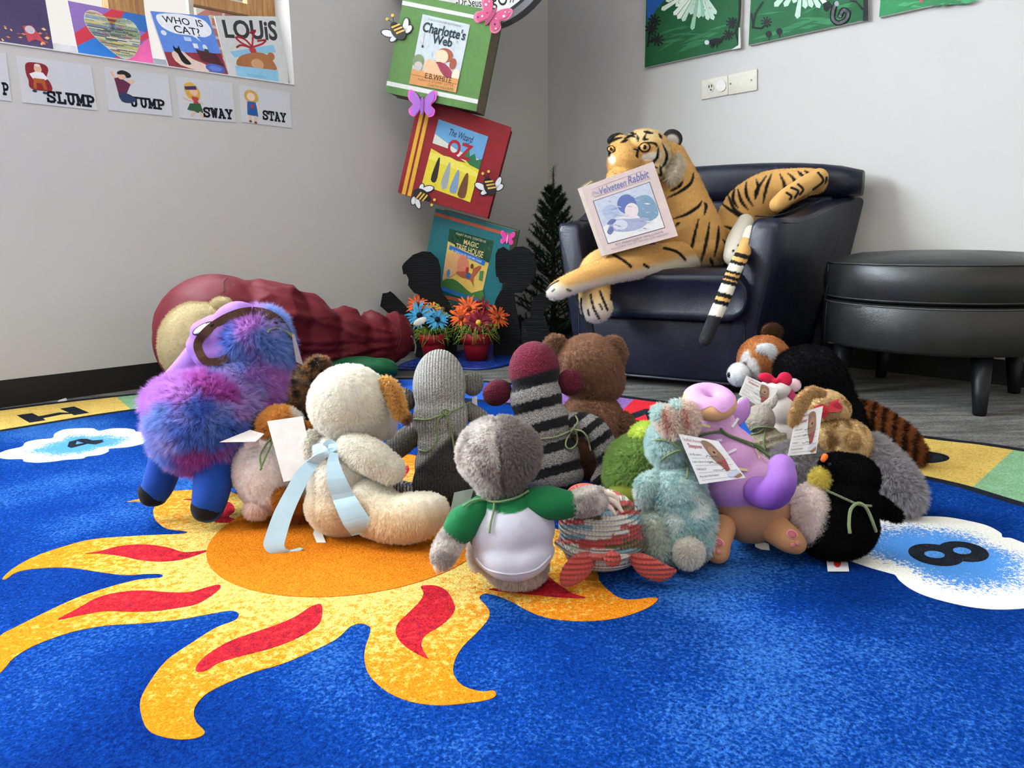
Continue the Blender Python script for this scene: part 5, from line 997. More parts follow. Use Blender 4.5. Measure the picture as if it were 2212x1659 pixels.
# ---- crocheted turtle
t10 = Toy('crochet_turtle', 'crocheted turtle with coral, white, brown and blue striped shell', 'toy')
cor = (202, 78, 68); CP = A([(232, 226, 210), (196, 72, 66), (140, 180, 188), (232, 226, 210), (104, 82, 48), (196, 72, 66), (232, 226, 210), (140, 180, 188)])
def croc(W, px):
    row = np.floor((px[:, 1]+.00022*(px[:, 0]-1296)**2)/10.5); seg = np.floor((px[:, 0]+row*37.0)/58.0); h = (np.sin(row*12.9898+seg*78.233)*43758.5453) % 1.0; return np.ones(len(px)), CP[(h*7.999).astype(int)]
t = NT('crochet'); a_ = t.n('ShaderNodeAttribute', attribute_name='col').outputs['Color']; w1 = t.n('ShaderNodeTexWave', Scale=46, bands_direction='Z', Distortion=.4); t.l(t.obj(), w1.inputs['Vector']); w2 = t.n('ShaderNodeTexWave', Scale=58, bands_direction='X', Distortion=.6); t.l(t.obj(), w2.inputs['Vector'])
hh = t.math('MULTIPLY', w1.outputs['Fac'], t.math('ADD', t.math('MULTIPLY', w2.outputs['Fac'], .6), .4)); t.bump(hh, 1.0, .006); M_CROC = t.set(.95, .1, .2, t.mix(1.0, a_, t.math('ADD', t.math('MULTIPLY', hh, .55), .62), 'MULTIPLY'))
t10.p('shell', [E(1296, 1135, 92, 82, 20, 84), E(1298, 1170, 96, 40, 20, 86)], (226, 220, 206), [croc], M_CROC, vox=.0035, sm=3); t10.p('belly', [E(1300, 1192, 84, 40, 22, 76)], (216, 210, 206), mat=M_CROC, vox=.005)
t10.p('shell_rim', [T([(1204, 1172, 8, 10), (1240, 1196, 8, -45), (1300, 1204, 8, -72), (1350, 1202, 8, -50), (1390, 1184, 8, 10)])], (206, 92, 82), [pe(1225, 1185, 30, 20, (222, 216, 206)), pe(1335, 1204, 26, 14, (226, 220, 206)), pe(1385, 1188, 26, 16, (118, 96, 62))], M_CROC, vox=.003, sm=2)
t10.p('fin', [T([(1268, 1208, 18, -62), (1250, 1226, 28, -70), (1228, 1248, 20, -78), (1218, 1262, 7, -80)], .35)], cor, mat=M_CROC, vox=.003, sm=3); t10.p('fin', [T([(1372, 1206, 14, -40), (1395, 1222, 24, -55), (1425, 1236, 22, -60), (1455, 1234, 9, -60)], .35)], cor, mat=M_CROC, vox=.003, sm=3); t10.p('tail', [E(1323, 1207, 19, 18, -84, 10)], cor, mat=M_CROC, vox=.003, sm=3); t10.p('head', [E(1263, 1068, 42, 26, 70, 34)], cor, mat=M_CROC, vox=.004)
# ---- green turtle
t11 = Toy('plush_turtle', 'green shaggy plush turtle behind the crocheted one', 'toy')
t11.p('shell', [E(1392, 1000, 78, 62, 0, 80), E(1372, 1025, 62, 42, -10, 70)], (150, 180, 104), mat=M_FUR, fur=(7500, .010, 12, .5, .40), vox=.007); t11.p('head', [E(1398, 945, 36, 32, -10, 34)], (212, 228, 110), mat=M_FUR, fur=(1500, .009, 9), vox=.006); t11.p('belly', [E(1372, 1068, 58, 36, -40, 50, 10), E(1410, 1082, 50, 30, -20, 50)], (104, 112, 34), [pe(1400, 1105, 70, 26, (112, 82, 28))], M_SOFT, vox=.006)
# ---- teal bunny
t12 = Toy('plush_bunny', 'mint green plush bunny seen from behind, white tail, pinkish ears', 'toy')
te = (216, 236, 232); F12 = lambda n: (int(n*1.3), .0055, 12, .9, .34, (0, 0, -.6)); mint = [pn(16, .05, (238, 244, 240), .2, 2), pn(26, .2, (190, 220, 218), .15, 3)]
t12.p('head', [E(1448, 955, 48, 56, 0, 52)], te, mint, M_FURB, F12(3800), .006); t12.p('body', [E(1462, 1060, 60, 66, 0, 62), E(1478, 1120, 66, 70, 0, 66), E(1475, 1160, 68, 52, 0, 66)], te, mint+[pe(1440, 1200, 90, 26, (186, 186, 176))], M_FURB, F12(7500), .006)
t12.p('leg', [E(1412, 1150, 36, 50, -10, 46), E(1425, 1180, 40, 30, -20, 44)], te, mint+[pe(1405, 1160, 60, 45, (206, 212, 198), 0, .6)], M_FURB, F12(3000), .006); t12.p('arm', [T([(1425, 1040, 24, -5), (1398, 1048, 22, -15), (1392, 1078, 15, -15)])], te, mint, M_FURB, F12(1600), .005)
t12.p('tail', [E(1487, 1192, 28, 30, -66, 26)], (240, 236, 226), mat=M_FUR, fur=(1800, .006, 12, .5), vox=.005)
er = (248, 230, 218); t12.p('ear', [T([(1425, 890, 16, -40), (1440, 905, 22, -52), (1456, 930, 16, -56)], .6)], er, [pe(1420, 886, 14, 22, te), pl([(1434, 890), (1444, 925)], 9, (226, 176, 160), 3)], M_FUR, (1600, .007, 9, .6), .004); t12.p('ear', [T([(1462, 880, 16, -40), (1484, 895, 24, -50), (1490, 925, 15, -54)], .6)], er, [pe(1456, 874, 16, 14, te), pl([(1478, 888), (1486, 920)], 9, (226, 176, 160), 3)], M_FUR, (1600, .007, 9, .6), .004)
# ---- lavender donut toy
t13 = Toy('plush_dinosaur', 'lavender plush animal with a donut on its head and curled tail', 'toy')
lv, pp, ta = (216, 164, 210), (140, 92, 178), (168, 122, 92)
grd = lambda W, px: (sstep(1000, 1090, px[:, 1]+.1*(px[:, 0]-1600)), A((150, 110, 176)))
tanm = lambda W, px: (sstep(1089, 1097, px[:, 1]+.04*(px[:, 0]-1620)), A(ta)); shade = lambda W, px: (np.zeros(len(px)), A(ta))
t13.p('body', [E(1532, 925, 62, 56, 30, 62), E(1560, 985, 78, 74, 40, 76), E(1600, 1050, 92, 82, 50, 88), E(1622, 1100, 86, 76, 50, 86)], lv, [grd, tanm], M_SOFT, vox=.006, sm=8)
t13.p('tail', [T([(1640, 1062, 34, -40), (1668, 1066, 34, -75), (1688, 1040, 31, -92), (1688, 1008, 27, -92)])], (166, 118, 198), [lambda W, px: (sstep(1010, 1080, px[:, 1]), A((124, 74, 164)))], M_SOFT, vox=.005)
t13.p('foot', [T([(1560, 1140, 30, 0), (1552, 1172, 27, -25), (1550, 1192, 26, -30)])], (176, 126, 88), mat=M_SOFT, vox=.005); t13.p('foot', [T([(1668, 1138, 34, 0), (1700, 1162, 30, -35), (1718, 1174, 24, -40)])], (176, 126, 88), mat=M_SOFT, vox=.005)
t13.p('ear', [T([(1582, 905, 22, 20), (1602, 888, 20, 25), (1612, 866, 9, 30)], .7)], (178, 128, 190), mat=M_SOFT, vox=.004); t13.p('ear', [T([(1500, 905, 18, 40), (1492, 885, 10, 40)], .7)], (178, 128, 190), mat=M_SOFT, vox=.004)
# ---- pile at the armchair corner
t14 = Toy('plush_elephant', 'small taupe plush animal with yarn round its neck beside lavender toy', 'toy')
tp = (168, 158, 146); t14.p('head', [E(1642, 906, 32, 34, 0, 34)], tp, mat=M_WOOL, vox=.005); t14.p('body', [E(1660, 965, 48, 40, 0, 46), E(1650, 1000, 50, 40, 0, 48)], (150, 140, 120), mat=M_WOOL, vox=.005, disp=lambda W, px: .003*np.sin(px[:, 1]*.35+px[:, 0]*.1)); t14.p('ear', [T([(1652, 882, 14, 0), (1668, 868, 12, 0), (1674, 858, 8, 0)], .5)], (196, 188, 180), mat=M_WOOL, vox=.004); t14.p('ear', [E(1605, 872, 14, 16, 10, 8)], (196, 188, 180), mat=M_WOOL, vox=.004)
t15 = Toy('plush_kitten', 'white plush kitten with crimson bow and name card', 'toy')
wh = (224, 216, 214); t15.p('body', [E(1690, 885, 36, 44, 0, 40), E(1690, 960, 40, 56, 0, 42)], (206, 196, 190), mat=M_SOFT, vox=.005); t15.p('head', [E(1672, 842, 36, 24, -10, 34)], wh, mat=M_SOFT, vox=.005); t15.p('ear', [E(1716, 832, 16, 16, -10, 9)], (240, 206, 214), mat=M_SOFT, vox=.004); t15.p('ear', [E(1658, 826, 12, 12, -10, 7)], (240, 216, 220), mat=M_SOFT, vox=.004); t15.p('arm', [E(1708, 866, 15, 28, -20, 14, -12)], (168, 54, 90), mat=M_SOFT, vox=.004)
bw = (196, 32, 66); t15.p('bow', [E(1655, 816, 18, 11, -30, 7, 12), E(1695, 820, 17, 17, -30, 7, -20), E(1676, 824, 7, 7, -34, 6)], bw, mat=M_SOFT, vox=.003, sm=3)
t16 = Toy('red_panda', 'plush red panda with white muzzle and ringed brown tail', 'toy')
rp = (196, 134, 84); FP = lambda n: (int(n*1.3), .005, 11, .4, .36)
t16.p('head', [E(1650, 775, 54, 50, 0, 50)], rp, [pe(1624, 798, 18, 28, (240, 238, 236), -15, .15), pe(1611, 772, 9, 16, (240, 238, 236), 25, .15), pe(1607, 800, 6, 18, (90, 50, 28), 10)], M_FUR, FP(3500), .006); t16.p('muzzle', [E(1597, 808, 24, 25, -10, 26)], (238, 238, 240), mat=M_FUR, fur=(700, .004, 8), vox=.005); t16.p('nose', [E(1575, 810, 5, 7, -14, 6)], (20, 18, 20), mat=M_SOFT, vox=.003)
t16.p('ear', [E(1668, 716, 24, 20, 10, 9)], (74, 48, 30), mat=M_FUR, fur=(600, .005, 8), vox=.004); t16.p('ear', [T([(1642, 752, 9, -46), (1662, 756, 13, -48), (1672, 776, 9, -44)], .5)], (236, 236, 238), mat=M_FUR, fur=(500, .006, 8), vox=.004)
t16.p('body', [T([(1690, 830, 46, 40), (1760, 870, 46, 60), (1830, 900, 36, 50)])], rp, mat=M_FUR, fur=FP(4000), vox=.007)
t16.p('tail', [T([(1862, 895, 26, -110), (1895, 925, 38, -120), (1930, 955, 40, -125), (1962, 972, 28, -125), (1982, 985, 14, -125)])], (160, 98, 54), [lambda W, px: ((np.sin(((px[:, 0]-1862)*.8+(px[:, 1]-895)*.6-.5*((px[:, 1]-935)-(px[:, 0]-1900)*.75))*.23) > .25).astype(float), A((56, 32, 18)))], M_FUR, (4000, .013, 10, .4, .42), .006)
t17 = Toy('plush_sheep', 'black woolly plush animal draped over the red panda', 'toy')
t17.p('body', [T([(1722, 800, 46, 0), (1765, 805, 52, 0), (1800, 870, 46, 10), (1838, 930, 42, 10), (1862, 968, 34, 10)])], (18, 18, 22), mat=M_WOOL, fur=(10000, .0065, 10, 1.0, .4), vox=.006)
t18 = Toy('plush_dog', 'grey shaggy plush lying under the tan rabbit, limb stretched out', 'toy')
gg = (190, 186, 188); t18.p('body', [E(1800, 1020, 104, 48, 20, 70), E(1722, 1010, 52, 52, 0, 56), E(1690, 1050, 40, 52, 10, 50)], (166, 162, 162), mat=M_FUR, fur=(6500, .014, 10, .4, .45), vox=.007); t18.p('leg', [T([(1880, 975, 36, 0), (1915, 1020, 44, -20), (1942, 1060, 42, -30), (1950, 1072, 34, -30)])], gg, mat=M_FUR, fur=(4500, .015, 10, .4, .45), vox=.007)
t19 = Toy('plush_rabbit', 'tan plush rabbit with red ribbon and a name card', 'toy', D=1.36)
tn = (230, 202, 154); F19 = lambda n: (int(n*1.5), .0032, 10, .8, .34)
t19.p('body', [E(1826, 962, 56, 58, 0, 52), E(1800, 935, 40, 38, -5, 42), E(1845, 985, 42, 40, 5, 46)], tn, [pn(24, .12, (166, 132, 86), .2, 1)], M_FURB, F19(4500), .005); t19.p('head', [E(1780, 878, 46, 36, 0, 40), E(1800, 885, 34, 32, 0, 34)], tn, mat=M_FURB, fur=F19(2200), vox=.005)
t19.p('ear', [T([(1778, 850, 9, -44), (1754, 846, 12, -56), (1734, 866, 16, -62), (1719, 896, 15, -62), (1712, 914, 10, -60)], .35)], (214, 180, 130), mat=M_FURB, fur=F19(1500), vox=.004); t19.p('ear', [T([(1812, 868, 10, -24), (1826, 876, 10, -20), (1826, 890, 7, -20)], .5)], (180, 146, 96), mat=M_FURB, fur=F19(500), vox=.004); t19.p('tail', [E(1842, 953, 15, 18, -46, 14)], (200, 166, 118), mat=M_FURB, fur=F19(500), vox=.004)
t20 = Toy('plush_penguin', 'black plush penguin with yellow cheek lying on its side', 'toy')
F20 = lambda n: (int(n*1.3), .0055, 12, .6, .36); bk = (15, 15, 18)
t20.p('body', [E(1812, 1130, 76, 72, 0, 74), E(1830, 1080, 60, 60, 0, 64), E(1800, 1160, 64, 42, -5, 66)], bk, mat=M_FUR, fur=F20(7000), vox=.007); t20.p('head', [E(1838, 1030, 55, 48, 5, 54), E(1810, 1005, 36, 26, 0, 34)], bk, [pe(1776, 1035, 20, 26, (246, 226, 110), 0, .2)], M_FUR, F20(3500), .006); t20.p('belly', [E(1752, 1110, 36, 66, -5, 50)], (250, 238, 232), mat=M_FUR, fur=(2200, .007, 12), vox=.006)
t20.p('cheek', [E(1772, 1035, 18, 24, -10, 16)], (248, 232, 130), mat=M_FUR, fur=(600, .008, 9), vox=.004); t20.p('beak', [T([(1782, 986, 7, -20), (1778, 993, 6, -26)]), ], (226, 110, 44), mat=M_SOFT, vox=.002, sm=3); t20.p('flipper', [T([(1878, 1086, 24, 0), (1915, 1100, 18, 10), (1940, 1116, 12, 10)], .6)], bk, mat=M_FUR, fur=F20(1500), vox=.005)
# ---- the tiger
FT = lambda n: (n, .0045, 9, .6, .36)
t21 = Toy('plush_tiger', 'large plush tiger lounging in the armchair and reading', 'toy', D=2.62)
og_, wt, bl_ = (220, 170, 100), (240, 234, 216), (26, 24, 22)
B = lambda pts, w=7: pl([(1160+x/2.765, 250+y/2.765) for x, y in pts], w, bl_, 1.2, True)
ST = [B(p_) for p_ in ([(780, 490), (860, 450), (920, 400), (935, 340)], [(800, 450), (850, 420), (870, 390)], [(815, 615), (890, 590), (960, 545), (985, 510)], [(830, 655), (850, 640)], [(905, 890), (930, 760), (965, 620)], [(975, 890), (1010, 760), (1030, 640)], [(1060, 840), (1080, 740), (1085, 660)], [(1050, 890), (1035, 850)], [(1000, 590), (1010, 540), (1000, 520)],
     [(1110, 740), (1150, 790), (1180, 800)], [(1120, 660), (1180, 680), (1230, 690)], [(1100, 520), (1150, 560), (1230, 610), (1260, 600)], [(1140, 470), (1180, 560), (1250, 600)], [(1200, 440), (1220, 510), (1260, 560)], [(1250, 400), (1250, 470), (1290, 540)], [(1310, 380), (1320, 440), (1300, 500)], [(1370, 360), (1310, 450), (1305, 500)], [(1400, 350), (1370, 430), (1350, 520)], [(1450, 350), (1480, 420), (1460, 470)], [(1500, 345), (1540, 390), (1500, 440)], [(1560, 335), (1600, 370)], [(1600, 330), (1640, 360)], [(1120, 890), (1140, 870), (1130, 850)], [(1180, 440), (1170, 500), (1200, 550)])]
under = lambda W, px: (sstep(545, 590, px[:, 1]-.0*px[:, 0])*(px[:, 0] > 1480), A(wt))
t21.p('body', [T([(1432, 352, 52, 0), (1452, 405, 60, 0), (1470, 455, 66, 5), (1488, 505, 72, 10), (1520, 530, 58, 30)]), E(1500, 540, 74, 42, 10, 64), T([(1545, 545, 42, 45), (1580, 505, 40, 70), (1606, 455, 50, 78), (1655, 420, 50, 70), (1705, 402, 38, 45), (1748, 392, 28, 10), (1762, 394, 24, -5)])], og_, [under]+ST, M_VELB, vox=.005, sm=6, fur=FT(9000))
face = [pe(1440, 350, 26, 40, (234, 208, 160), 0, .5), pe(1446, 366, 12, 26, wt, -12, .4), pe(1392, 292, 44, 16, (234, 206, 150), 0, .6), pe(1406, 338, 22, 9, wt, -10, .3), pe(1345, 400, 40, 20, wt, 0, .5), pe(1322, 345, 8, 10, wt, 0, .4)]
hz = lambda l, w=6: pl([(1160+x/2.765, 250+y/2.765) for x, y in l], w, bl_, 1.0, True)
face += [pl([(1160+x/2.765, 250+y/2.765) for x, y in l], w, bl_, 1.0) for l, w in (([(595, 240), (610, 190), (650, 165), (700, 165), (715, 180)], 5), ([(580, 200), (600, 205)], 3), ([(600, 225), (600, 250)], 3))]
face += [hz(l) for l in ([(725, 190), (720, 240), (700, 280)], [(750, 170), (775, 230), (765, 280), (735, 320)], [(700, 260), (690, 300), (720, 310)], [(735, 300), (740, 350), (725, 350)], [(520, 140), (560, 120), (590, 130)], [(500, 160), (540, 145)], [(650, 110), (640, 140), (665, 140)], [(640, 95), (690, 105)], [(600, 120), (605, 150)], [(730, 110), (745, 135)], [(560, 105), (590, 110)], [(430, 165), (470, 140), (510, 130)], [(433, 240), (440, 200)])]
t21.p('head', [E(1392, 333, 56, 50, -45, 55), E(1350, 352, 36, 40, -75, 40), E(1345, 385, 34, 26, -80, 34), E(1385, 372, 50, 28, -50, 45), E(1342, 326, 26, 32, -60, 30)], og_, face, M_VELB, vox=.004, sm=5, fur=FT(4500))
t21.p('ear', [E(1453, 299, 22, 20, -30, 9, 20)], (40, 36, 32), [pe(1452, 304, 15, 14, (190, 180, 168), 20, .2)], M_VELB, vox=.004); t21.p('ear', [E(1330, 300, 20, 12, -20, 9, -20)], (30, 28, 26), [pe(1335, 304, 12, 5, (206, 190, 160), -20)], M_VELB, vox=.004)
t21.p('ruff', [T([(1464, 338, 5, -52), (1463, 362, 8, -62), (1450, 384, 7, -70)])], (238, 230, 212), mat=M_FUR, fur=(700, .018, 9, .6, .5), vox=.004)
pw = lambda l, w=4: pl([(1160+x/2.765, 250+y/2.765) for x, y in l], w, bl_, .8)
t21.p('foreleg', [T([(1500, 548, 36, 5), (1440, 560, 34, -50), (1380, 568, 31, -90), (1310, 585, 27, -120), (1245, 608, 22, -140), (1206, 626, 19, -150), (1194, 632, 13, -152)])], og_, [lambda W, px: (sstep(4, 26, px[:, 1]-(549+(1450-px[:, 0])*.25)), A(wt)), pe(1196, 632, 26, 18, wt, -20, .6), pw([(455, 830), (510, 860), (560, 900)], 6), pw([(760, 790), (840, 815), (885, 860)], 6), pw([(640, 890), (665, 905)], 6), pw([(60, 1040), (85, 1010), (130, 985)], 3), pw([(90, 1050), (105, 1035)], 3), pw([(180, 1040), (200, 1045)], 4)], M_VELB, vox=.005, fur=FT(4000))
t21.p('foreleg', [T([(1400, 560, 30, -30), (1320, 562, 30, -60), (1284, 585, 31, -85), (1284, 630, 32, -100), (1288, 662, 33, -104)])], (226, 184, 116), [lambda W, px: (sstep(620, 690, px[:, 1]), A(wt)), pw([(320, 1070), (335, 1140), (370, 1210)], 5), pw([(265, 1090), (265, 1150), (285, 1215)], 4), pw([(375, 1050), (400, 1110), (420, 1160)], 5), pw([(305, 1160), (310, 1190)], 4), pw([(375, 1125), (390, 1155)], 4), pw([(440, 1070), (442, 1100)], 4)], M_VELB, vox=.005, fur=FT(2500))
t21.p('hind_leg', [T([(1768, 384, 20, -30), (1735, 402, 19, -50), (1700, 424, 18, -75), (1678, 442, 15, -90)])], og_, [pw(l, 5) for l in ([(1680, 340), (1710, 390), (1650, 440)], [(1730, 370), (1720, 420), (1690, 440)], [(1560, 410), (1590, 440), (1570, 470)], [(1520, 430), (1560, 450), (1540, 490)], [(1490, 460), (1520, 480), (1510, 500)])], M_VELB, vox=.004)
t21.p('hind_leg', [T([(1610, 480, 18, 10), (1596, 520, 25, -50), (1586, 552, 22, -90)])], wt, [pe(1590, 560, 3, 3, bl_), pe(1596, 530, 3, 3, bl_), pe(1584, 542, 3, 3, bl_), pe(1602, 548, 3, 3, bl_)], M_VELB, vox=.004)
def tails(W, px):
    y = px[:, 1]; c = np.tile(A(wt, dtype=float), (len(y), 1))
    for a0, a1, k in ((500, 537, og_), (537, 547, bl_), (547, 556, og_), (556, 564, bl_), (564, 580, wt), (580, 586, bl_), (586, 592, og_), (592, 600, bl_), (600, 603, og_), (603, 612, bl_), (612, 632, wt), (632, 642, bl_), (642, 650, og_), (650, 660, bl_), (660, 686, wt), (686, 800, (44, 44, 46))): c[(y-.25*(px[:, 0]-1560) >= a0-(a0-500)*.0) & (y-.25*(px[:, 0]-1560) < a1)] = k
    return np.ones(len(y)), c
t21.p('tail', [T([(1622, 500, 13, -90), (1606, 545, 14, -180), (1588, 580, 14, -205), (1564, 640, 14, -215), (1542, 690, 13, -215), (1524, 734, 12, -215)])], wt, [tails], M_VELB, vox=.004, sm=4)
for T_ in TOYS: T_.raw()
bpy.context.view_layer.update(); _dg = bpy.context.evaluated_depsgraph_get()
for T_ in TOYS: T_.cook(_dg)
# ================================================================== details sewn, tied and hung on the toys
def ribbon_mat(c):
    t = NT('satin_ribbon'); return t.set(.35, .4, .4, t.ramp(t.noise(30, detail=2), [(0.3, tuple(v*.9 for v in lin(c))), (0.7, lin(c))]))
# pony: eye, bridle, yarn, tags
e_ = t2.patch('eye', ellp(440, 709, 27, 10, -27), (24, 22, 28), .002, dome=.004); t2.patch('eye_white', ellp(440, 709, 24.5, 8, -27), (226, 226, 230), .0035, e_, dome=.004); t2.patch('pupil', ellp(456, 701, 8, 5, -27), (24, 22, 28), .005, e_, dome=.004)
M_STRAP = C((86, 62, 50), .8, .1, .15)
t2.band('bridle', [(545, 671), (515, 676), (482, 690), (450, 712), (428, 740), (432, 764), (446, 781), (470, 781), (492, 772)], .015, M_STRAP, .004); t2.band('bridle', [(545, 671), (575, 676), (602, 692), (620, 716), (630, 742), (637, 766)], .015, M_STRAP, .018)
t2.yarn([(577, 719), (584, 711), (600, 709), (622, 717), (634, 723)], lift=.022); t2.yarn([(600, 709), (618, 716), (632, 728)], lift=.024)
t2.card([(630, 722), (636, 722), (655, 789), (640, 782)], t2.D*1.03, False, col=(150, 140, 146)); t2.band('care_label', [(338, 962), (330, 974), (327, 988)], .011, C((226, 224, 220)), .004)
# calico tags
t4.card([(577, 910), (653.5, 899), (684, 1028), (612.5, 1041)], t4.D*.938, False, name='blank_card'); t4.card([(474, 955), (540, 928.5), (571, 937), (552, 954)], t4.D*.945, False, tilt=1.0, col=(206, 196, 190))
for p_ in ([(590, 940), (574, 962), (562, 985), (565, 1014)], [(592, 940), (584, 965), (572, 990), (562, 1016)]): t4.yarn(p_, lift=.012)
t4.yarn([(648, 962), (645, 985), (650, 1005)], lift=.014); t4.band('care_label', [(530, 966), (548, 958), (560, 956)], .010, C((220, 206, 206)), .012)
# puppy: ribbon, care label
M_RIB = ribbon_mat((176, 206, 220))
t5.band('ribbon', [(700, 966), (712, 962), (722, 968), (726, 976)], [.012, .020, .016, .012], M_RIB, .012); t5.band('ribbon', [(716, 956), (719, 964), (724, 974)], [.006, .018, .012], M_RIB, .014); t5.band('ribbon', [(684, 958), (690, 972), (706, 978), (722, 974)], [.014, .024, .016, .01], M_RIB, .012)
t5.band('ribbon_tail', [(716, 976), (690, 988), (660, 1018), (636, 1060), (612, 1110), (596, 1158), (592, 1178), (600, 1190), (618, 1193), (636, 1190), (652, 1184)], [.012, .020, .027, .029, .032, .034, .034, .028, .018, .012, .006], M_RIB, .016, up=.75)
t5.band('ribbon_tail', [(722, 978), (720, 1000), (728, 1040), (748, 1086), (770, 1126), (784, 1152)], [.012, .020, .032, .038, .044, .036], M_RIB, .022, up=.55)
g = fl(694, 1152, .013); P = [fl(690, 1140, .02), fl(686, 1152, .018), fl(694, 1172, .0145)]; V, F = strip(P, [RT]*3, .016, .0006, [UP]*3); mesh('care_label', V, F, C((224, 218, 208)), t5.root, False)
# yarn bows
Y = (120, 138, 92)
t6.yarn([(893, 905), (925, 906), (962, 893), (990, 882), (1016, 868)]); t6.yarn([(958, 895), (946, 910), (944, 940), (938, 962), (922, 975), (905, 972)]); t6.yarn([(962, 894), (973, 925), (980, 960), (982, 978)]); t6.yarn([(958, 893), (954, 888), (962, 884), (972, 890), (966, 897), (958, 893)], lift=.005)
t6.card([(1020, 858), (1030, 856), (1032, 895), (1016, 898)], t6.D*1.03, False)
t7.yarn([(1168, 948), (1200, 944), (1225, 934), (1240, 926)], col=(150, 164, 118)); t7.yarn([(1240, 926), (1226, 945), (1222, 962), (1232, 970), (1246, 958), (1246, 938), (1240, 926)], lift=.005, col=(150, 164, 118)); t7.yarn([(1243, 898), (1248, 910), (1240, 926), (1258, 932), (1270, 948), (1276, 974)], lift=.006, col=(150, 164, 118))
t9.yarn([(1001, 1094), (1020, 1082), (1042, 1078), (1066, 1084), (1090, 1082), (1118, 1074), (1142, 1060)], lift=.006); t9.yarn([(1068, 1084), (1066, 1105), (1060, 1130), (1057, 1152)], lift=.004)
t9.card([(981, 1064), (1024, 1055), (1012, 1094), (971, 1112)], t9.D*1.035, False, col=(150, 158, 150)); t9.band('shirt_hem', [(1028, 1205), (1050, 1228), (1085, 1238), (1120, 1239), (1160, 1228), (1190, 1200)], .0022, C((196, 194, 202)), .0018)
t12.yarn([(1414, 951), (1435, 950), (1455, 958), (1472, 972)], lift=.008); t12.yarn([(1424, 998), (1445, 982), (1472, 974), (1485, 1000), (1484, 1034)], lift=.009)
t12.card([(1465, 937), (1552, 953), (1611, 1032), (1512, 1046)], t12.D*.955)
# lavender toy: donut, sprinkles, paw pads, yarn, label
dc = at(1532, 868, t13.D*.985); dn_ = unit(UP*.86-FW*.50); du = RT; dv = np.cross(dn_, du); sD = t13.D/FPX
def torus(R, r, up, z0=0.0, sq=1.0):
    V = []
    for i in range(40):
        a = 2*math.pi*i/40; d = du*math.cos(a)+dv*math.sin(a)
        for j in range(16): b = 2*math.pi*j/16; V.append(dc+d*(R+r*math.cos(b))+dn_*(r*math.sin(b)*sq+z0))
    F = [(i*16+j, i*16+(j+1) % 16, ((i+1) % 40)*16+(j+1) % 16, ((i+1) % 40)*16+j) for i in range(40) for j in range(16)]; return A(V), F
V, F = torus(31*sD, 26*sD, 0, 0, .95); dn = mesh('donut', V, F, C((222, 172, 124), .85, .1), t13.root)
V = []
for i in range(60):
    a = 2*math.pi*i/60; d = du*math.cos(a)+dv*math.sin(a); wob = .35+.22*math.sin(a*5+1)+.12*math.sin(a*8)
    for j in range(12): b = (.85-wob*.95)+(math.pi+.35-(.85-wob*.95))*j/11; V.append(dc+d*(31*sD+26.9*sD*math.cos(b))+dn_*(26.9*sD*.95*math.sin(b)))
F = [(i*12+j, i*12+j+1, ((i+1) % 60)*12+j+1, ((i+1) % 60)*12+j) for i in range(60) for j in range(11)]; mesh('icing', V, F, C((216, 162, 214), .8, .1), dn)
for x, y, a_, c_ in ((1523, 919, 15, (236, 224, 160)), (1588, 913, -55, (226, 232, 230)), (1580, 975, -25, (236, 226, 240)), (1636, 980, 65, (236, 224, 170)), (1603, 1014, 8, (236, 222, 150)), (1548, 952, -10, (232, 214, 236))):
    q = A([math.cos(math.radians(a_)), math.sin(math.radians(a_))])*12; t13.band('sprinkle', [(x-q[0], y-q[1]), (x, y), (x+q[0], y+q[1])], .0042, C(c_), .0015)
for x, y, s_ in ((1552, 1172, 1), (1711, 1154, 1)):
    p_ = t13.patch('paw_pad', ellp(x, y, 13, 9.5, 25), (216, 150, 150), .0012); t13.patch('paw_pad_inner', ellp(x, y, 10.5, 7.5, 25), (176, 92, 100), .002, p_)
for x, y in ((1540, 1190), (1553, 1192), (1712, 1178), (1724, 1174)): t13.patch('paw_pad', ellp(x, y, 5.5, 5), (196, 120, 120), .0012)
t13.yarn([(1510, 942), (1530, 936), (1558, 934), (1580, 944), (1610, 956), (1640, 970), (1664, 988)], .0022, .004, (96, 122, 70)); t13.yarn([(1556, 926), (1570, 938), (1600, 950), (1640, 964), (1652, 972)], .0022, .006, (96, 122, 70))
P = [fl(1630, 1172, .02), fl(1643, 1178, .017), fl(1662, 1184, .0145)]; V, F = strip(P, [UP+FW*.6]*3, .014, .0006, [UP]*3); mesh('care_label', V, F, C((226, 220, 208)), t13.root, False)
# pile of toys on the right
t14.yarn([(1622, 930), (1632, 924), (1650, 922), (1674, 926)], .002, .004); t14.yarn([(1622, 938), (1640, 934), (1652, 926), (1650, 950), (1652, 978)], .0017, .004)
t15.card([(1612.6, 811.6), (1680, 842), (1658, 889), (1596, 852)], t15.D*.962)
t19.card([(1720.6, 894), (1778, 877), (1763, 979), (1702, 985)], t19.D*.96)
M_RED = ribbon_mat((196, 28, 44)); t19.band('ribbon', [(1758, 884), (1776, 882), (1790, 884), (1806, 880), (1820, 878)], [.008, .016, .010, .018, .012], M_RED, .008); t19.band('ribbon', [(1800, 866), (1804, 874), (1816, 884)], [.022, .014, .010], M_RED, .010); t19.band('ribbon_tail', [(1782, 880), (1780, 892), (1776, 904)], [.010, .014, .010], M_RED, .009)
t20.yarn([(1776, 1056), (1800, 1066), (1826, 1078), (1855, 1090), (1882, 1093)], .002, .010, (118, 132, 92)); t20.yarn([(1836, 1152), (1834, 1130), (1838, 1100), (1854, 1087), (1870, 1096), (1882, 1120), (1892, 1148)], .0026, .013, (146, 162, 112))
t20.patch('eye', ellp(1792, 1003, 4, 4), (30, 30, 34), .012, dome=.003)
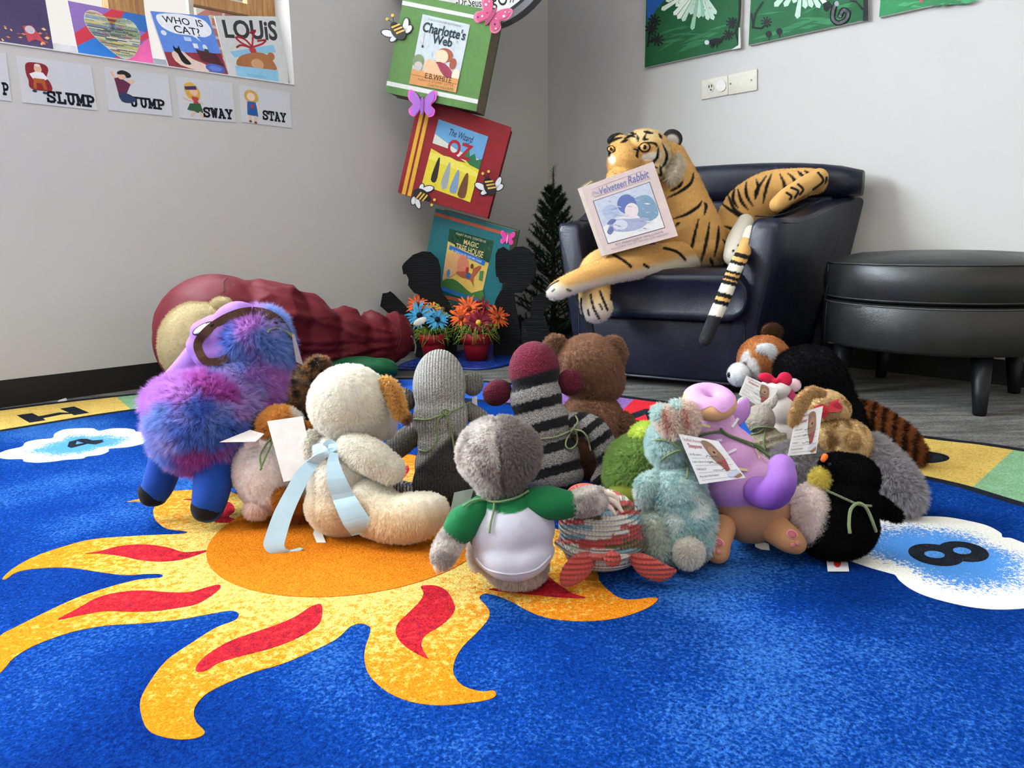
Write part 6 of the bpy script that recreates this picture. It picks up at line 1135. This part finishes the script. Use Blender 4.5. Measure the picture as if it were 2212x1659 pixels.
P = [fl(1806, 1196, .02), fl(1808, 1210, .016), fl(1811, 1234, .0145)]; V, F = strip(P, [RT]*3, .033, .001, [UP]*3); lb = mesh('care_label', V, F, C((214, 214, 216)), t20.root, False)
a = Art(lambda x, y, e: fl(x, y, .0165)+A([0, 0, e])); a.ell(1809, 1216, 8, 9, (196, 36, 40)); a.build('logo', lb)
t20.card([(1704, 1058), (1750, 1036), (1742, 1078), (1706, 1092)], t20.D*1.02, False, col=(176, 166, 160))
# tiger: eyes and nose
for x, y, r in ((1393, 318, 11), (1320, 322, 8)):
    e_ = t21.patch('eye', ellp(x, y, r*1.15, r), (34, 28, 24), .005, dome=.004, rough=.2); t21.patch('iris', ellp(x, y, r*.85, r*.8), (196, 150, 84), .007, e_, .15, .004); t21.patch('pupil', ellp(x, y, r*.45, r*.5), (10, 10, 10), .009, e_, .1, .004)
# the book in the tiger's paws
def held_book():
    Q = [(1247.5, 408), (1411, 349), (1464.5, 509.5), (1299, 554)]; p0 = at(1355, 455, 2.40); n = unit(-FW*.97+RT*-.12+UP*.16); q = [onplane(x, y, p0, n) for x, y in Q]
    o = empty('open_book', (q[2]+q[3])/2, 'pink hardcover The Velveteen Rabbit held open before the tiger', 'book'); V, F = prism(q, -n*.003); mesh('front_cover', V, F, C((190, 170, 166), .35, .4), o, False)
    c = sum(q)/4; V, F = prism([c+(v-c)*.975-n*.003 for v in q], -n*.008); mesh('pages', V, F, C((226, 216, 186)), o, False)
    h0, h1 = q[0]-n*.002, q[3]-n*.002; sp = unit(h1-h0); away = unit(-n*.8+unit(q[1]-q[0])*.16+A([0, 0, .40])); L = .20
    V, F = prism([h0, h0+away*L, h1+away*L, h1], np.cross(sp, away)*.003); mesh('back_cover', V, F, C((206, 190, 180), .35, .4), o, False)
    V, F = prism([h0+sp*.004+unit(q[1]-q[0])*.004, h0+sp*.004+away*L*.95+unit(q[1]-q[0])*.004, h1-sp*.004+away*L*.95+unit(q[1]-q[0])*.004, h1-sp*.004+unit(q[1]-q[0])*.004], unit(q[1]-q[0])*.006); mesh('pages', V, F, C((228, 216, 176)), o, False)
    a = Art(quadmap(q, n)); a.k = 12; ink, li = (96, 104, 150), (132, 118, 140); a.rect(.0, 0, .05, 1, (200, 186, 176)); a.line([(.17, .075), (.84, .065)], .004, li); a.line([(.17, .195), (.9, .195)], .004, li)
    a.ell(.2, .145, .055, .05, (160, 150, 170)); a.ell(.2, .145, .048, .043, (190, 170, 166)); a.text('The', .165, .12, .235, .165, ink, .0, .2); a.text('Velveteen', .25, .09, .6, .185, ink, .012, .3); a.text('Rabbit', .62, .075, .9, .18, ink, .012, .3)
    a.rect(.13, .235, .88, .86, (86, 70, 86)); a.rect(.138, .243, .872, .852, (176, 182, 196)); a.poly([(.138, .62), (.4, .56), (.872, .6), (.872, .852), (.138, .852)], (206, 204, 204)); a.poly([(.2, .4), (.34, .36), (.4, .5), (.24, .56)], (158, 168, 192), smooth=3)
    a.poly([(.6, .4), (.78, .38), (.86, .5), (.85, .68), (.7, .72), (.6, .6)], (112, 138, 158), smooth=3); a.ell(.52, .42, .12, .13, (84, 98, 148)); a.ell(.55, .52, .085, .1, (206, 190, 190), 20); a.poly([(.2, .66), (.32, .58), (.5, .62), (.72, .68), (.6, .78), (.36, .76)], (146, 152, 178), smooth=3); a.ell(.36, .66, .09, .07, (190, 190, 202), 15); a.poly([(.2, .6), (.27, .55), (.33, .58), (.27, .62)], (92, 100, 140), smooth=3); a.poly([(.17, .7), (.24, .64), (.26, .7), (.2, .75)], (92, 100, 140), smooth=3)
    brush(a, 40, .16, .84, .28, .82, [(164, 172, 194), (196, 198, 206), (140, 150, 182)], 20, .08, .02)
    a.text('BY MARGERY WILLIAMS', .22, .885, .84, .915, li); a.text('ILLUSTRATED BY DAVID JORGENSEN', .15, .93, .9, .958, li); a.build('print', o)
held_book()
# seams and zipper of the red bean bag
for p_ in ([(490, 600), (485, 606), (482, 616), (484, 632)], [(338, 712), (352, 716), (366, 722)], [(858, 680), (862, 695), (866, 730), (856, 760)]): tb_.yarn(p_, .0016, .001, (96, 20, 30), 'seam')
tb_.yarn([(888, 726), (894, 734), (898, 748), (896, 764)], .003, .004, (150, 142, 130), 'zipper_pull')
# scrap of paper by the baseboard
V, F = prism([fl(124, 868, .002), fl(126, 865, .006), fl(139, 861, .010), fl(142, 866, .002)], A([.002, .006, .001])); tag(mesh('paper_scrap', V, F, C((220, 220, 218)), None, False), 'tiny white paper scrap lying by the baseboard', 'scrap')
